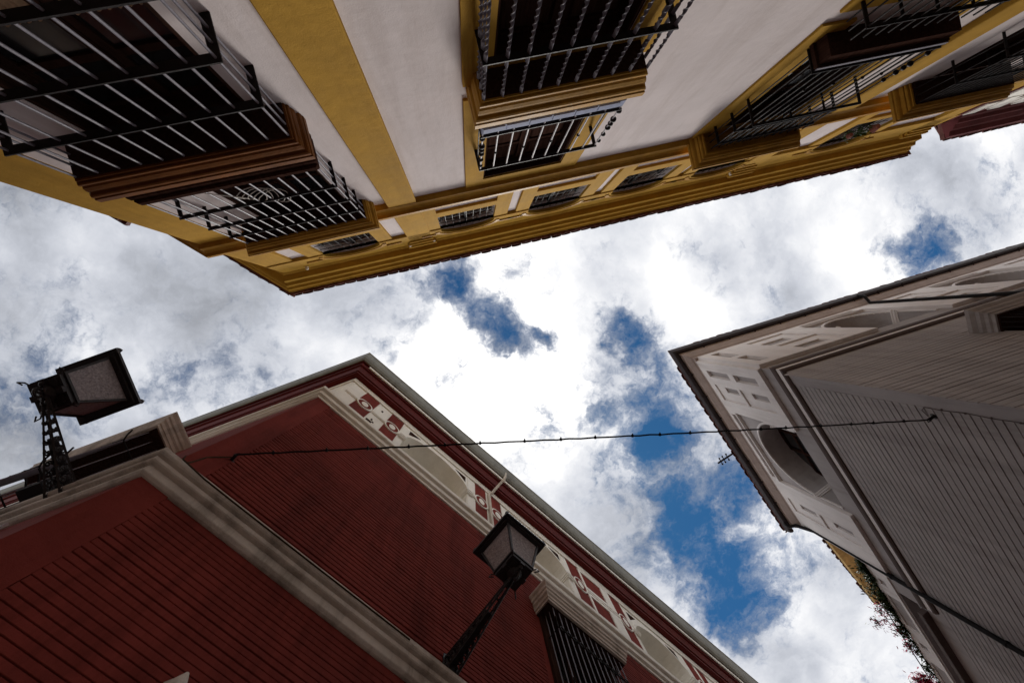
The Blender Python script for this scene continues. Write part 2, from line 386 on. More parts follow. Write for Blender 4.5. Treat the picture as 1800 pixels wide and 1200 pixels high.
def hood(F, s0, s1, qi, qo, hb, ht, m, parent, wallq=0.0):
    """stepped moulded hood over a window cage, seen from below as nested frames"""
    mb = MB()
    path = [F.xy(s0, wallq), F.xy(s0, qi), F.xy(s1, qi), F.xy(s1, wallq)]
    inside = F.xy((s0 + s1) / 2, wallq)
    dq = qo - qi; dh = ht - hb
    prof = [(-0.035, hb), (0.0, hb), (0.002, hb + .022), (-.008, hb + .024), (-.008, hb + .034), (dq * .22, hb + .036), (dq * .30, hb + .05), (dq * .31, hb + .075), (dq * .22, hb + .08), (dq * .22, hb + .09), (dq * .40, hb + dh * .30),
            (dq * .52, hb + dh * .42), (dq * .53, hb + dh * .50), (dq * .45, hb + dh * .52), (dq * .45, hb + dh * .56), (dq * .78, hb + dh * .60), (dq * .88, hb + dh * .66), (dq * .89, hb + dh * .76), (dq * .85, hb + dh * .78), (dq * 1.0, hb + dh * .80), (dq * 1.0, ht), (-0.035, ht)]
    mb.sweep(path, inside, prof)
    mb.box(F, s0 - dq * .9, s1 + dq * .9, 0.002, qi + dq * .9, ht - .02, ht + .012)
    return mb.build('hood', m, parent)
def shutters(F, s0, s1, h0, h1, q, parent, leaves=2, glaze=False, name='shutter', arch=None):
    """dark timber window leaf with stiles, rails and panels or panes, standing in its opening"""
    mb = MB(); gl = MB(); n = leaves; w_ = (s1 - s0) / n
    for i in range(n):
        a, b = s0 + i * w_ + .006, s0 + (i + 1) * w_ - .006
        mb.box(F, a, a + .07, q, q + .045, h0, h1); mb.box(F, b - .07, b, q, q + .045, h0, h1)
        k = max(2, int((h1 - h0) / .62)); st = (h1 - h0) / k
        for j in range(k + 1):
            hh = h0 + j * st; lo = max(h0, hh - .045); hi = min(h1, hh + .045)
            mb.box(F, a + .07, b - .07, q + .001, q + .041, lo, hi)
        if glaze: gl.box(F, a + .065, b - .065, q + .012, q + .018, h0 + .04, h1 - .04)
        else:
            for j in range(k):
                mb.bevbox(F, a + .10, b - .10, q + .004, q + .034, h0 + j * st + .08, h0 + (j + 1) * st - .08, .02)
        mb.box(F, a + .05, b - .05, q - .01, q + .008, h0 + .01, h1 - .01)
    o = mb.build(name, m_wood, parent)
    if glaze: gl.build('pane', m_glass, o)
    return o

# ------------------------------------------------------------------ ground
def ground():
    mb = MB(); mb.add([(-300, -300, 0), (300, -300, 0), (300, 300, 0), (-300, 300, 0)], [(0, 1, 2, 3)])
    o = mb.build('ground', m_pave, recalc=False); tag(o, kind='structure')
ground()

# ================================================================== YELLOW HOUSE
FY = Fr(-.238, -1, 2.6)
yh = thing('townhouse', (*FY.xy(5, 0), 0), 'cream and ochre townhouse with iron window cages and scalloped tile eave across the top', 'building')
YC, YR = -4.26, 14.2
cY = FY.xy(YC); lY = cY + Vector((-.85, -.527)).normalized() * 11; rY = FY.xy(YR)
FYL_a = (cY - lY).normalized()                               # left (side street) wall frame
class Fr2(Fr):
    def __init__(s, o, a, inside):
        s.o = o; s.a = a; n = Vector((-a.y, a.x)); s.nn = n if n.dot(inside - o) < 0 else -n
    n = property(lambda s: s.nn)
    def __call__(s, u, q, h): p = s.o + s.a * u + s.nn * q; return (p.x, p.y, h + EYE)
    def xy(s, u, q=0): return s.o + s.a * u + s.nn * q
inY = FY.xy(5, -6)
FYL = Fr2(lY, FYL_a, inY)
win = [(-3.0, -1.55, 1.2, 4.6, 0), (-2.9, -1.5, 5.5, 7.75, 0), (.87, 2.33, 1.2, 4.62, 0), (.87, 2.33, 5.5, 8.05, 0),
       (5.55, 7.0, 1.2, 4.9, 0), (5.5, 7.0, 5.55, 8.1, 0), (9.7, 11.2, 1.2, 4.6, 0), (9.7, 11.2, 5.5, 7.8, 0)]
att = [(-2.95, -1.62, 9.85, 10.98, .40), (-.11, 1.22, 9.85, 11.05, .42), (2.1, 3.43, 9.85, 11.05, .42), (4.3, 5.65, 9.85, 11.05, .42), (6.5, 7.9, 9.85, 11.05, .42), (10.0, 11.4, 9.75, 11.05, .42)]
mb = MB()
panel(mb, FY, YC, YR, -EYE, 12.0, 0, win + att, -.35)
mb.quad(FYL(0, 0, -EYE), FYL(11, 0, -EYE), FYL(11, 0, 12), FYL(0, 0, 12))
bk = [FY.xy(YR, -11), lY + (FY.xy(YR, -11) - rY)]
for a, b in ((rY, bk[0]), (bk[0], bk[1]), (bk[1], lY)):
    mb.quad((a.x, a.y, 0), (b.x, b.y, 0), (b.x, b.y, 12 + EYE), (a.x, a.y, 12 + EYE))
mb.build('wall', m_cream, yh)
pathY = [lY, cY, rY]
# pilasters, corner strip, surrounds
mb = MB()
def corner_strip(mb, h0, h1, wd, q):
    mb.sweep([FYL.xy(11 - wd), cY, FY.xy(YC + wd)], inY, [(-.02, h0), (q, h0), (q, h1), (-.02, h1)])
corner_strip(mb, -EYE, 8.36, .56, .02)
corner_strip(mb, 8.7, 11.9, .60, .06)
for a, b, q in ((-.92, -.40, .09), (8.03, 8.56, .10), (13.4, 14.0, .09)):
    mb.bevbox(FY, a, b, -.02, q, -EYE, 8.36, .012); mb.bevbox(FY, a - .02, b + .02, -.02, q - .005, 8.7, 11.75, .01)
    for k in range(3): mb.box(FY, a - .05 - .03 * k, b + .05 + .03 * k, -.02, q + .03 + .035 * k, 11.45 + .12 * k, 11.55 + .12 * k)
mb.apart(FY, 'pilaster', m_ochre, yh)
mb = MB()
panel(mb, FY, .55, 2.675, 5.2, 8.36, .035, [(.87, 2.33, 5.2, 8.05, 0)], 0, 0)
panel(mb, FY, .55, 2.675, -.3, 4.9, .035, [(.87, 2.33, -.3, 4.62, 0)], 0, 0)
panel(mb, FY, 5.03, 7.45, 5.1, 8.36, .035, [(5.5, 7.0, 5.1, 8.1, 0)], 0, 0)
panel(mb, FY, 5.06, 7.45, -.3, 4.88, .035, [(5.55, 7.0, -.3, 4.75, 0)], 0, 0)
for a, b, c, d, r in att:
    panel(mb, FY, a - .33, b + .33, 8.72, 10.93, .06, [(a, b, c, 10.93, 0), (a, b, 9.05, 9.53, 0)], 0, 0)
mb.apart(FY, 'window_surround', m_ochre, yh)
# upper band following the segmental heads, and the eyebrow mouldings
mb = MB()
panel(mb, FY, YC, YR, 10.9, 11.92, .085, [(a, b, 10.9, d, r) for a, b, c, d, r in att], 0, 0)
mb.build('attic_band', m_ochre, yh)
mb = MB()
for a, b, c, d, r in att:
    archband(mb, FY, a - .05, b + .05, d + .05, r, .10, .08, .105)
    mb.box(FY, a - .50, a - .12, .08, .115, 11.22, 11.26); mb.box(FY, b + .12, b + .50, .08, .115, 11.22, 11.26)
mb.apart(FY, 'eyebrow_moulding', m_mould, yh, gap=.06)
# attic string cornice and eave cornice
mb = MB()
mb.sweep(pathY, inY, [(-.02, 8.33), (.02, 8.33), (.10, 8.36), (.105, 8.50), (.14, 8.56), (.195, 8.58), (.20, 8.66), (.12, 8.74), (-.02, 8.76)])
mb.build('string_cornice', m_mould, yh)
mb = MB()
mb.sweep(pathY, inY, [(-.02, 11.86), (.10, 11.865), (.12, 11.90), (.13, 11.955), (.27, 11.965), (.275, 12.01), (.285, 12.15), (.31, 12.155), (.36, 12.17), (.37, 12.18), (.375, 12.30), (.39, 12.31),
                      (.44, 12.325), (.455, 12.34), (.46, 12.43), (.49, 12.44), (.49, 12.50), (-.02, 12.52)])
mb.build('eave_cornice', m_ochre, yh)
# tiled roof with scalloped barrel ends
mb = MB()
def tile_row(mb, F, s0, s1, q, h, pitch, r, ln=0.9, slope=0.32, n=8, qj=0.0):
    k = int((s1 - s0) / pitch)
    for i in range(k):
        c = s0 + (i + .5) * (s1 - s0) / k; jq = random.uniform(-.015, .015) + qj; jh = random.uniform(-.008, .008)
        for (rad, cc, up) in ((r, c, 1), (r * .92, c + pitch / 2, -1)):
            v = []; m_ = n
            for e, (qq, hh) in enumerate(((q + jq + (0 if up > 0 else -.035), h), (q - ln, h + ln * slope))):
                for t in (0, 1):
                    for j in range(m_ + 1):
                        an = math.pi * j / m_; rr = rad - t * .018
                        v.append(F(cc + rr * math.cos(an), qq, hh + jh + up * rr * math.sin(an) * .85 + (0 if up > 0 else rad * .55)))
            w1 = m_ + 1; f = []
            for j in range(m_):
                f += [(j, j + 1, w1 * 2 + j + 1, w1 * 2 + j), (w1 + j, w1 * 3 + j, w1 * 3 + j + 1, w1 + j + 1), (j, w1 + j, w1 + j + 1, j + 1)]
            mb.add(v, f)
tile_row(mb, FY, YC - .2, YR + .1, .60, 12.515, .29, .143); mb.sweep(pathY, inY, [(.3, 12.505), (.555, 12.507), (.56, 12.55), (.3, 12.58)])
tile_row(mb, FYL, 0, 11.2, .58, 12.515, .29, .143)
cen = (cY + rY + lY + bk[0] + bk[1]) / 5
def roofslab(mb, pts, over, h, rise):
    c = sum(pts, Vector((0, 0))) / len(pts); o = []
    for p in pts: o.append(p + (p - c).normalized() * over)
    v = [(p.x, p.y, h + EYE) for p in o] + [(c.x, c.y, h + rise + EYE)]; n = len(o)
    mb.add(v, [(i, (i + 1) % n, n) for i in range(n)] + [tuple(range(n))])
roofslab(mb, [cY, rY, bk[0], bk[1], lY], .3, 12.60, 1.9)
mb.build('roof', m_tile, yh)

def opening(parent, F, hole, q, name='window', glaze=False, leaves=2):
    """back of a window opening: a dark timber frame that carries the rest of the window"""
    a, b, c, d, r = hole; mb = MB()
    if r:
        mb.prism(F, archpoly(a - .01, b + .01, c - .01, d, r + .01), q - .05, q)
    else:
        mb.box(F, a - .01, b + .01, q - .05, q, c - .01, d + .01)
        mb.box(F, a + .002, b - .002, q, -.004, d - .035, d - .003); mb.box(F, a + .002, a + .035, q, -.006, c + .01, d - .036); mb.box(F, b - .035, b - .002, q, -.006, c + .01, d - .036)
    return mb.build(name, m_glass if glaze else m_wood, parent)
# ground-floor and first-floor windows, bay by bay
wins = []
# bay A
o = opening(yh, FY, win[0], -.30); shutters(FY, -3.0, -1.55, 1.3, 4.55, -.26, o, 2, True)
mb = MB()
for a_, b_ in ((-2.86, -2.36), (-2.18, -1.68)):
    n_ = 40
    for k in range(n_):
        x0, x1 = a_ + (b_ - a_) * k / n_, a_ + (b_ - a_) * (k + 1) / n_; q0, q1 = -.205 + .014 * math.sin(k * 1.1), -.205 + .014 * math.sin((k + 1) * 1.1)
        mb.quad(FY(x0, q0, 1.5), FY(x1, q1, 1.5), FY(x1 + .02, q1, 3.45), FY(x0 + .02, q0, 3.45))
mb.apart(FY, 'curtain', mat('warm_lit_curtain', (.30, .19, .12), .95, .3, 5, .1, 40, .5), o, smooth=True)  # added curtain sheets, warm reflection in the panes put into their colour
grille(FY, -3.27, -1.28, .32, -.2, 4.62, 10, [.3, 1.1, 1.9, 2.75, 3.36, 3.99], o, rw=.075); hood(FY, -3.30, -1.25, .35, .43, 4.62, 4.99, m_hoodwood, o)
mb = MB(); mb.box(FY, -3.29, -1.27, 0, .33, 4.60, 4.625); mb.build('soffit_board', m_wood, o)
o = opening(yh, FY, win[1], -.30); shutters(FY, -2.9, -1.5, 5.55, 7.7, -.26, o, 2, True)
grille(FY, -3.27, -1.28, .32, 5.47, 7.86, 12, [6.14, 6.77, 7.33], o, bar_r=.011); hood(FY, -3.30, -1.25, .35, .47, 7.86, 8.17, m_mould, o)
mb = MB(); mb.box(FY, -3.28, -1.27, 0, .30, 7.84, 7.865); mb.build('soffit_board', m_wood, o)
mb = MB(); mb.bevbox(FY, -3.31, -1.24, 0, .33, 5.26, 5.34, .01); mb.bevbox(FY, -3.29, -1.26, 0, .36, 5.35, 5.46, .02); mb.build('balcony_slab', m_wood, o)
# bay B
o = opening(yh, FY, win[2], -.30); shutters(FY, .87, 2.33, 1.3, 4.57, -.26, o, 2, False)
grille(FY, .70, 2.50, .32, -.2, 4.66, 9, [.6, 1.6, 2.8, 4.01], o, twisted=True, rw=.065); hood(FY, .68, 2.50, .34, .43, 4.66, 5.06, m_mould, o)
mb = MB(); mb.box(FY, .70, 2.49, 0, .32, 4.64, 4.665); mb.build('soffit_board', m_wood, o)
o = opening(yh, FY, win[3], -.30); shutters(FY, .87, 2.33, 5.5, 8.0, -.26, o, 2, False)
mb = MB(); mb.bevbox(FY, .70, 2.52, 0, .335, 5.30, 5.47, .012)
for k in range(6): mb.box(FY, .72 + k * .29, .72 + k * .29 + .27, .335, .343, 5.33, 5.44)
mb.build('balcony_slab', m_slate, o)
g1, g2 = grille(FY, .715, 2.50, .325, 5.47, 6.66, 9, [5.53, 6.66], o, side=False, bar_r=.011, barmat=mat('pale_painted_bar', (.55, .53, .55), .5, .1, 20, .1, 60))
mb = MB()
for s in (.715, 2.50):
    b_ = MB()
    for qq in (.0, .16, .325):
        mb.tube([FY(s, max(qq, .02), 5.47), FY(s, max(qq, .02), 6.66)], .009, 6)
    for hh, r_ in ((5.60, .036), (5.83, .042), (5.95, .038), (6.07, .040), (6.28, .034), (6.5, .03)): mb.ball(FY(s + (.02 if s > 1 else 0), .325, hh), r_)
for k in (1, 3, 5, 7): mb.ball(FY(.715 + 1.785 * k / 9, .325, 6.12), .024)
mb.apart(FY, 'railing_knob', m_iron, o, smooth=True)
# bay C
o = opening(yh, FY, win[4], -.30); shutters(FY, 5.55, 7.0, 1.3, 4.85, -.26, o)
grille(FY, 5.20, 7.03, .32, -.2, 4.95, 11, [.6, 2.0, 3.3, 4.72], o, stubs=3, barmat=m_iron, bar_r=.010)
o = opening(yh, FY, win[5], -.30); shutters(FY, 5.5, 7.0, 5.55, 8.05, -.26, o, 2, True)
mb = MB(); mb.box(FY, 5.24, 7.12, 0, .32, 5.28, 5.46); mb.bevbox(FY, 5.20, 7.16, 0, .35, 5.461, 5.52, .012); mb.build('balcony_slab', m_wood, o)
mb = MB(); mb.box(FY, 5.21, 7.15, .351, .362, 5.47, 5.515); mb.build('slab_edge', m_bar, o)
grille(FY, 5.26, 7.16, .34, 5.52, 8.12, 12, [5.60, 7.35, 7.86], o, stubs=1, barmat=m_iron, bar_r=.010)
mb = MB()
for k in range(3): pass
mb.box(FY, 5.22, 7.18, .45, .49, 6.86, 6.88); mb.box(FY, 5.22, 5.26, 0, .45, 6.86, 6.88); mb.box(FY, 7.14, 7.18, 0, .45, 6.86, 6.88)
mb.box(FY, 5.9, 5.93, 0, .45, 6.86, 6.875); mb.box(FY, 6.5, 6.53, 0, .45, 6.86, 6.875)
for hh, r_ in ((5.75, .036), (6.0, .042), (6.1, .038), (6.22, .040), (6.42, .034)): mb.ball(FY(7.16, .34, hh), r_)
for k in (2, 5, 8, 10): mb.ball(FY(5.26 + 1.9 * k / 12, .34, 6.15), .024)
for k in range(11): mb.tube([FY(5.28 + k * .17, .34, 7.38), FY(5.28 + (k + 1) * .17, .34, 8.08)], .007, 5); mb.tube([FY(5.28 + (k + 1) * .17, .34, 7.38), FY(5.28 + k * .17, .34, 8.08)], .007, 5)
mb.apart(FY, 'railing_knob', m_iron, o, smooth=True)
hood(FY, 5.14, 7.10, .44, .60, 8.12, 8.42, m_mould, o)
# bay D
o = opening(yh, FY, win[6], -.30); shutters(FY, 9.7, 11.2, 1.3, 4.55, -.26, o)
grille(FY, 9.4, 11.5, .32, -.2, 4.8, 12, [.6, 2.0, 3.3, 4.5], o, stubs=3, barmat=m_iron, bar_r=.010)
o = opening(yh, FY, win[7], -.30); shutters(FY, 9.7, 11.2, 5.5, 7.75, -.26, o)
grille(FY, 9.35, 11.45, .40, 5.5, 7.85, 14, [5.6, 6.4, 7.15], o, stubs=2, barmat=m_iron, bar_r=.010)
mb = MB(); mb.box(FY, 9.2, 11.5, 0, .40, 5.28, 5.5); mb.build('balcony_slab', m_wood, o)
mb = MB(); mb.box(FY, 9.33, 11.47, .0, .42, 7.83, 7.852); mb.build('soffit_board', m_wood, o)
hood(FY, 9.28, 11.5, .44, .60, 7.85, 8.15, m_mould, o)
# attic windows with small square grids
for i, ho in enumerate(att):
    o = opening(yh, FY, ho, -.22, glaze=False); a, b, c, d, r = ho
    mb = MB()
    for k in range(1, 8):
        s = a + (b - a) * k / 8; mb.tube([FY(s, -.03, c), FY(s, -.03, top_of(ho, s) - .005)], .007, 5)
    for hh in (c + .18, c + .55, c + .92, c + 1.2): mb.tube([FY(a, -.03, hh), FY(b, -.03, hh)], .007, 5)
    mb.box(FY, a, a + .05, -.21, -.14, c, d); mb.box(FY, b - .05, b, -.21, -.14, c, d); mb.box(FY, (a + b) / 2 - .03, (a + b) / 2 + .03, -.21, -.14, c, d + r - .03)
    mb.build('grille_bars', m_iron, o)
    mb = MB(); mb.box(FY, a + .05, b - .05, -.20, -.19, c + .03, d); mb.build('pane', m_glass, o)
# small wall fittings under the eave
for s in (-.98, -.35, -3.62, 7.95):
    mb = MB(); mb.bevbox(FY, s - .03, s + .03, .09, .17, 11.62, 11.70, .015); mb.build('wall_fitting', m_offwhite, yh)
# side-street balcony whose hood tip shows past the corner
mb = MB(); mb.bevbox(FYL, 8.6, 10.80, 0, .10, 6.80, 6.92, .01); mb.bevbox(FYL, 8.55, 10.84, 0, .13, 6.921, 7.0, .02)
mb.build('side_hood', m_redtrim, yh)

# ================================================================== RED HOUSE
FR_ = Fr(.723, 1, 2.9); FL = Fr(-.36, 1, .19)
rc = FR_.xy(-1.32); rr_ = FR_.xy(20); rl = FL.xy(-18)
sL = (rc - Vector(FL.n) * .19).dot(FL.a); FL.d = rc.dot(FL.n); sL = rc.dot(FL.a)     # shared corner
rl = FL.xy(-18)
inR = rc + (rr_ - rc).normalized() * 6 + (rl - rc).normalized() * 6
pathR = [rl, rc, rr_]
rh = thing('townhouse', (*rc, 0), 'oxblood red corner townhouse with cream frieze and grooved walls at lower left', 'building')
rwin = [(4.25, 5.65, 4.3, 7.35, 0), (9.6, 11.0, 4.3, 7.35, 0), (14.8, 16.2, 4.3, 7.35, 0), (4.4, 5.5, 0.6, 3.4, 0)]
lwin = [(-6.90, -5.28, 4.6, 7.35, 0), (-12.5, -10.9, 4.6, 7.35, 0)]
arches = []
s = .52
bays = [(.52, 2.44), (3.82, 5.62), (7.97, 9.85), (11.3, 13.2), (15.4, 17.3)]
rar = [(a, b, 9.50, 10.30, .70) for a, b in bays]
mb = MB(); panel(mb, FR_, -1.32, 20, -EYE, 8.90, 0, rwin, -.35); panel(mb, FL, -18 + 0 * sL, sL, -EYE, 8.9, 0, lwin, -.35)
bk = [rr_ + (rl - rc)]
for a, b in ((rr_, bk[0]), (bk[0], rl)): mb.quad((a.x, a.y, 0), (b.x, b.y, 0), (b.x, b.y, 12 + EYE), (a.x, a.y, 12 + EYE))
# grooved plaster: thin proud courses with open joints between them
def courses(mb, F, s0, s1, h0, h1, pitch, gap, q, holes=(), b=.003):
    h = h0
    while h + pitch <= h1:
        segs = [(s0, s1)]
        for (a, b_, c, d) in holes:
            if h + pitch > c and h < d: segs = [x for (u, v_) in segs for x in ((u, min(v_, a)), (max(u, b_), v_)) if x[1] - x[0] > .02]
        j = random.uniform(-.0025, .002); g_ = gap * random.uniform(.75, 1.35)
        for a, b_ in segs: mb.bevbox(F, a + random.uniform(-.004, .006) * (a == s0), b_, -.002, q + j, h, h + pitch - g_, b)
        h += pitch
hl = [(a - .28, b + .28, c - .4, d + .5) for a, b, c, d, r in rwin]
courses(mb, FR_, -1.02, 19.8, -1.2, 4.12, .070, .0085, .014, hl)
courses(mb, FR_, -1.02, 19.8, 4.50, 8.70, .075, .016, .020, hl)
# smooth corner margin and frame strips flush with the courses
for h0, h1 in ((-EYE, 4.2), (4.45, 8.75)):
    mb.box(FR_, -1.31, -1.02, -.002, .0195 if h0 > 0 else .0135, h0, h1)
mb.build('wall', m_red, rh)
# frieze storey
mb = MB()
panel(mb, FR_, -1.32, 20, 8.9, 11.45, 0, rar, -1.1)
panel(mb, FL, -18, sL, 8.9, 11.45, 0, (), None)
mb.box(FR_, .3, 19, -1.15, -1.102, 9.3, 11.4)
mb.build('frieze', m_offwhite, rh)
# cream relief: top rail, mid band, posts, arch bands
mb = MB()
mb.sweep(pathR, inR, [(-.01, 11.34), (.035, 11.34), (.04, 11.42), (.055, 11.45), (.055, 11.56), (-.01, 11.56)])
mb.sweep(pathR, inR, [(-.01, 9.12), (.02, 9.12), (.02, 9.45), (-.01, 9.45)])
reds = [(-.87, -.46), (-.05, .33), (2.71, 3.05), (3.23, 3.56), (5.87, 6.27), (7.36, 7.80), (10.2, 10.55), (10.72, 11.0), (13.6, 13.95), (14.6, 14.95)]
lows = [(-1.2, .5), (2.46, 3.8), (5.64, 7.95), (9.87, 11.28), (13.22, 15.38), (17.32, 19)]
for a, b in lows:
    mb.box(FR_, a, b, -.01, .022, 10.26, 10.29); mb.box(FR_, a, b, -.01, .03, 10.31, 10.35); mb.box(FR_, a, b, -.01, .022, 10.37, 10.40)
for a, b in bays:
    archband(mb, FR_, a, b, 10.30, .70, .07, -.01, .035)
    for s in (a, b):
        e = 1 if s == b else -1
        for k, (h0, h1, x) in enumerate(((10.17, 10.21, .02), (10.215, 10.27, .035), (10.275, 10.30, .045))):
            mb.box(FR_, min(s - e * x, s + e * .15), max(s - e * x, s + e * .15), -1.05, .03 + x, h0, h1)
    # spandrel panels with a small dark triangle
for a, b in ((6.27, 7.36),):
    panel(mb, FR_, a, b, 10.42, 11.33, .03, [(a + .07, b - .30, 10.54, 11.24, 0)], .0, -.01)
    panel(mb, FR_, a, b, 9.46, 10.25, .03, [(a + .07, b - .40, 9.52, 10.15, 0)], .0, -.01)
for s in (-1.28, -.44, .34, 2.46, 3.06, 3.58, 5.64, 7.82): mb.box(FR_, s, s + .025, -.01, .012, 9.46, 11.33)
mb.apart(FR_, 'frieze_moulding', m_offwhite, rh)
mb = MB()
for a, b in reds:
    mb.box(FR_, a, b, -.01, .010, 9.46, 10.255); mb.box(FR_, a, b, -.01, .010, 10.405, 11.335)
mb.box(FR_, 6.35, 7.05, -.01, .009, 10.55, 11.23); mb.box(FR_, 6.35, 6.95, -.01, .009, 9.53, 10.14)
mb.apart(FR_, 'red_panel', m_red, rh, gap=.01)
# thin dark plates on the frieze face
mb = MB()
for s, h0, h1, w_ in ((-.30, 10.86, 10.98, .05), (-.33, 9.80, 9.92, .04), (-.42, 9.62, 9.74, .15), (-.28, 9.72, 9.80, .05)):
    mb.box(FR_, s, s + w_, -.01, .004, h0, h1)
for a, b in bays:
    for e, s in ((1, a + .05), (-1, b - .05)): mb.prism(FR_, [(s, 10.86), (s, 11.20), (s + e * .34, 11.20)], -.01, .005)
mb.apart(FR_, 'dark_plate', m_wood, rh, gap=.005)
# ovals on the red panels
mb = MB(); m2 = MB()
for a, b in reds:
    c = (a + b) / 2
    def ring(mbx, rx, ry, wd, q0, q1, n=28):
        for k in range(n):
            t0, t1 = 2 * math.pi * k / n, 2 * math.pi * (k + 1) / n
            mbx.prism(FR_, [(c + rx * math.cos(t0), 10.33 + ry * math.sin(t0)), (c + rx * math.cos(t1), 10.33 + ry * math.sin(t1)),
                            (c + (rx - wd) * math.cos(t1), 10.33 + (ry - wd) * math.sin(t1)), (c + (rx - wd) * math.cos(t0), 10.33 + (ry - wd) * math.sin(t0))], q0, q1)
    ring(mb, .208, .275, .034, .008, .038)
    mb.prism(FR_, [(c + .085 * math.cos(2 * math.pi * k / 20), 10.33 + .15 * math.sin(2 * math.pi * k / 20)) for k in range(20)], .02, .04)
    m2.prism(FR_, [(c + .17 * math.cos(2 * math.pi * k / 24), 10.33 + .235 * math.sin(2 * math.pi * k / 24)) for k in range(24)], .0, .032)
mb.apart(FR_, 'oval_ornament', m_offwhite, rh, gap=.07); m2.apart(FR_, 'oval_field', m_red, rh)
# string courses and eave
mb = MB()
mb.sweep(pathR, inR, [(-.01, 8.72), (.03, 8.725), (.032, 8.80), (.028, 8.82), (.085, 8.83), (.09, 8.96), (.082, 8.965), (.082, 8.98), (.14, 8.985), (.15, 8.995), (.155, 9.10), (.05, 9.13), (-.01, 9.14)])
mb.build('upper_string_course', m_offwhite, rh)
mb = MB()
mb.sweep(pathR, inR, [(-.01, 4.16), (.012, 4.16), (.03, 4.165), (.055, 4.185), (.06, 4.195), (.062, 4.275), (.058, 4.28), (.058, 4.295), (.10, 4.30), (.112, 4.31), (.116, 4.355), (.108, 4.362), (.096, 4.37), (.096, 4.385), (.135, 4.39), (.15, 4.40), (.158, 4.415), (.16, 4.465), (.05, 4.50), (-.01, 4.50)])
mb.build('lower_string_course', m_stone, rh)
mb = MB()
mb.sweep(pathR, inR, [(-.01, 11.56), (.185, 11.572), (.19, 11.60), (.192, 11.65), (.225, 11.655), (.23, 11.67), (.29, 11.80), (.295, 11.86), (.34, 11.868), (.355, 11.89), (.37, 12.3), (-.01, 12.3)])
mb.sweep(pathR, inR, [(.3705, 12.04), (.413, 12.04), (.413, 12.5), (.3705, 12.5)])
mb.build('eave_soffit', m_redtrim, rh)
mb = MB(); mb.sweep([rc, rr_], inR, [(.372, 11.92), (.405, 11.92), (.41, 12.02), (.372, 12.02)]); mb.build('fascia', m_offwhite, rh)
mb = MB()
mb.sweep(pathR, inR, [(.41, 12.05), (.44, 12.06), (.49, 12.14), (.525, 12.28), (.545, 12.48), (.56, 12.60), (.575, 12.62), (.575, 12.64), (.40, 12.62)])
mb.build('gutter', m_gutter, rh)
mb = MB(); roofslab(mb, [rc, rr_, bk[0], rl], .4, 12.5, 2.2); mb.build('roof', m_tile, rh)
# gutter outlet pipe
mb = MB(); pp = [FR_(3.42, .50, 12.35), FR_(3.42, .47, 12.10), FR_(3.40, .43, 11.95), FR_(3.36, .30, 11.85), FR_(3.22, .10, 11.35), FR_(3.14, .05, 11.25), FR_(3.14, .05, 9.15)]
mb.tube(pp, .038, 12); mb.build('downpipe', m_wpipe, rh, smooth=True)

def red_window(F, ho, dq=0.0):
    a, b, c, d, r = ho
    o = opening(rh, F, ho, -.30); shutters(F, a, b, c + .05, d - .05, -.26, o, 2, True)
    mb = MB(); panel(mb, F, a - .16, b + .16, c - .1, d + .2, .05, [(a, b, c, d, 0)], -.04, -.01); mb.build('frame', m_wood, o)
    mb = MB(); mb.box(F, a - .20, b + .20, 0, .29 + dq, d - .045, d - .022); mb.build('soffit_board', m_wood, o); mb = MB()
    path = [F.xy(a - .22, 0), F.xy(a - .22, .33 + dq), F.xy(b + .22, .33 + dq), F.xy(b + .22, 0)]
    z = d - .02
    mb.sweep(path, F.xy((a + b) / 2, 0), [(-.05, z), (0, z), (.005, z + .05), (.02, z + .06), (.025, z + .12), (.05, z + .15), (.055, z + .2), (.075, z + .22), (.08, z + .28), (.11, z + .33), (.11, z + .37), (-.05, z + .39)])
    mb.box(F, a - .30, b + .30, 0, .42 + dq, z + .371, z + .40)
    mb.build('hood', m_stone, o)
    # cage: plain uprights and scrolled cross rails
    bb = MB(); fr = MB(); q = .27 + dq; s0, s1 = a - .08, b + .08; n = 11
    for i in range(n + 1):
        s = s0 + (s1 - s0) * i / n; bb.tube([F(s, q, c - .1), F(s, q, d)], .0085, 6)
    for s in (s0, s1):
        for t in (.33, .66): bb.tube([F(s, q * t, c - .1), F(s, q * t, d)], .0085, 6)
    for hh in (c + .1, c + .95, c + 1.25, d - .55):
        fr.tube([F(s0 - .02, q + .012, hh), F(s1 + .02, q + .012, hh)], .012, 6)
        for s in (s0, s1): fr.tube([F(s, 0, hh), F(s, q + .01, hh)], .012, 6)
        for i in range(n):
            s = s0 + (s1 - s0) * (i + .5) / n; w_ = (s1 - s0) / n * .42
            pts = [F(s + w_ * math.cos(t) * (1 - t / 12), q + .02, hh + w_ * .9 * math.sin(t)) for t in [x * .5 for x in range(10)]]
            fr.tube(pts, .008, 5)
        for s, e in ((s0, -1), (s1, 1)):
            fr.tube([F(s, q, hh), F(s + e * .10, q + .06, hh - .02), F(s + e * .14, q + .10, hh + .04)], .012, 6)
    bb.build('grille_bars', m_bar, o, smooth=True); fr.apart(F, 'grille_rail', m_iron, o, smooth=True)
    return o
for ho in rwin[:3]: red_window(FR_, ho)
for ho in lwin: red_window(FL, ho, .18)
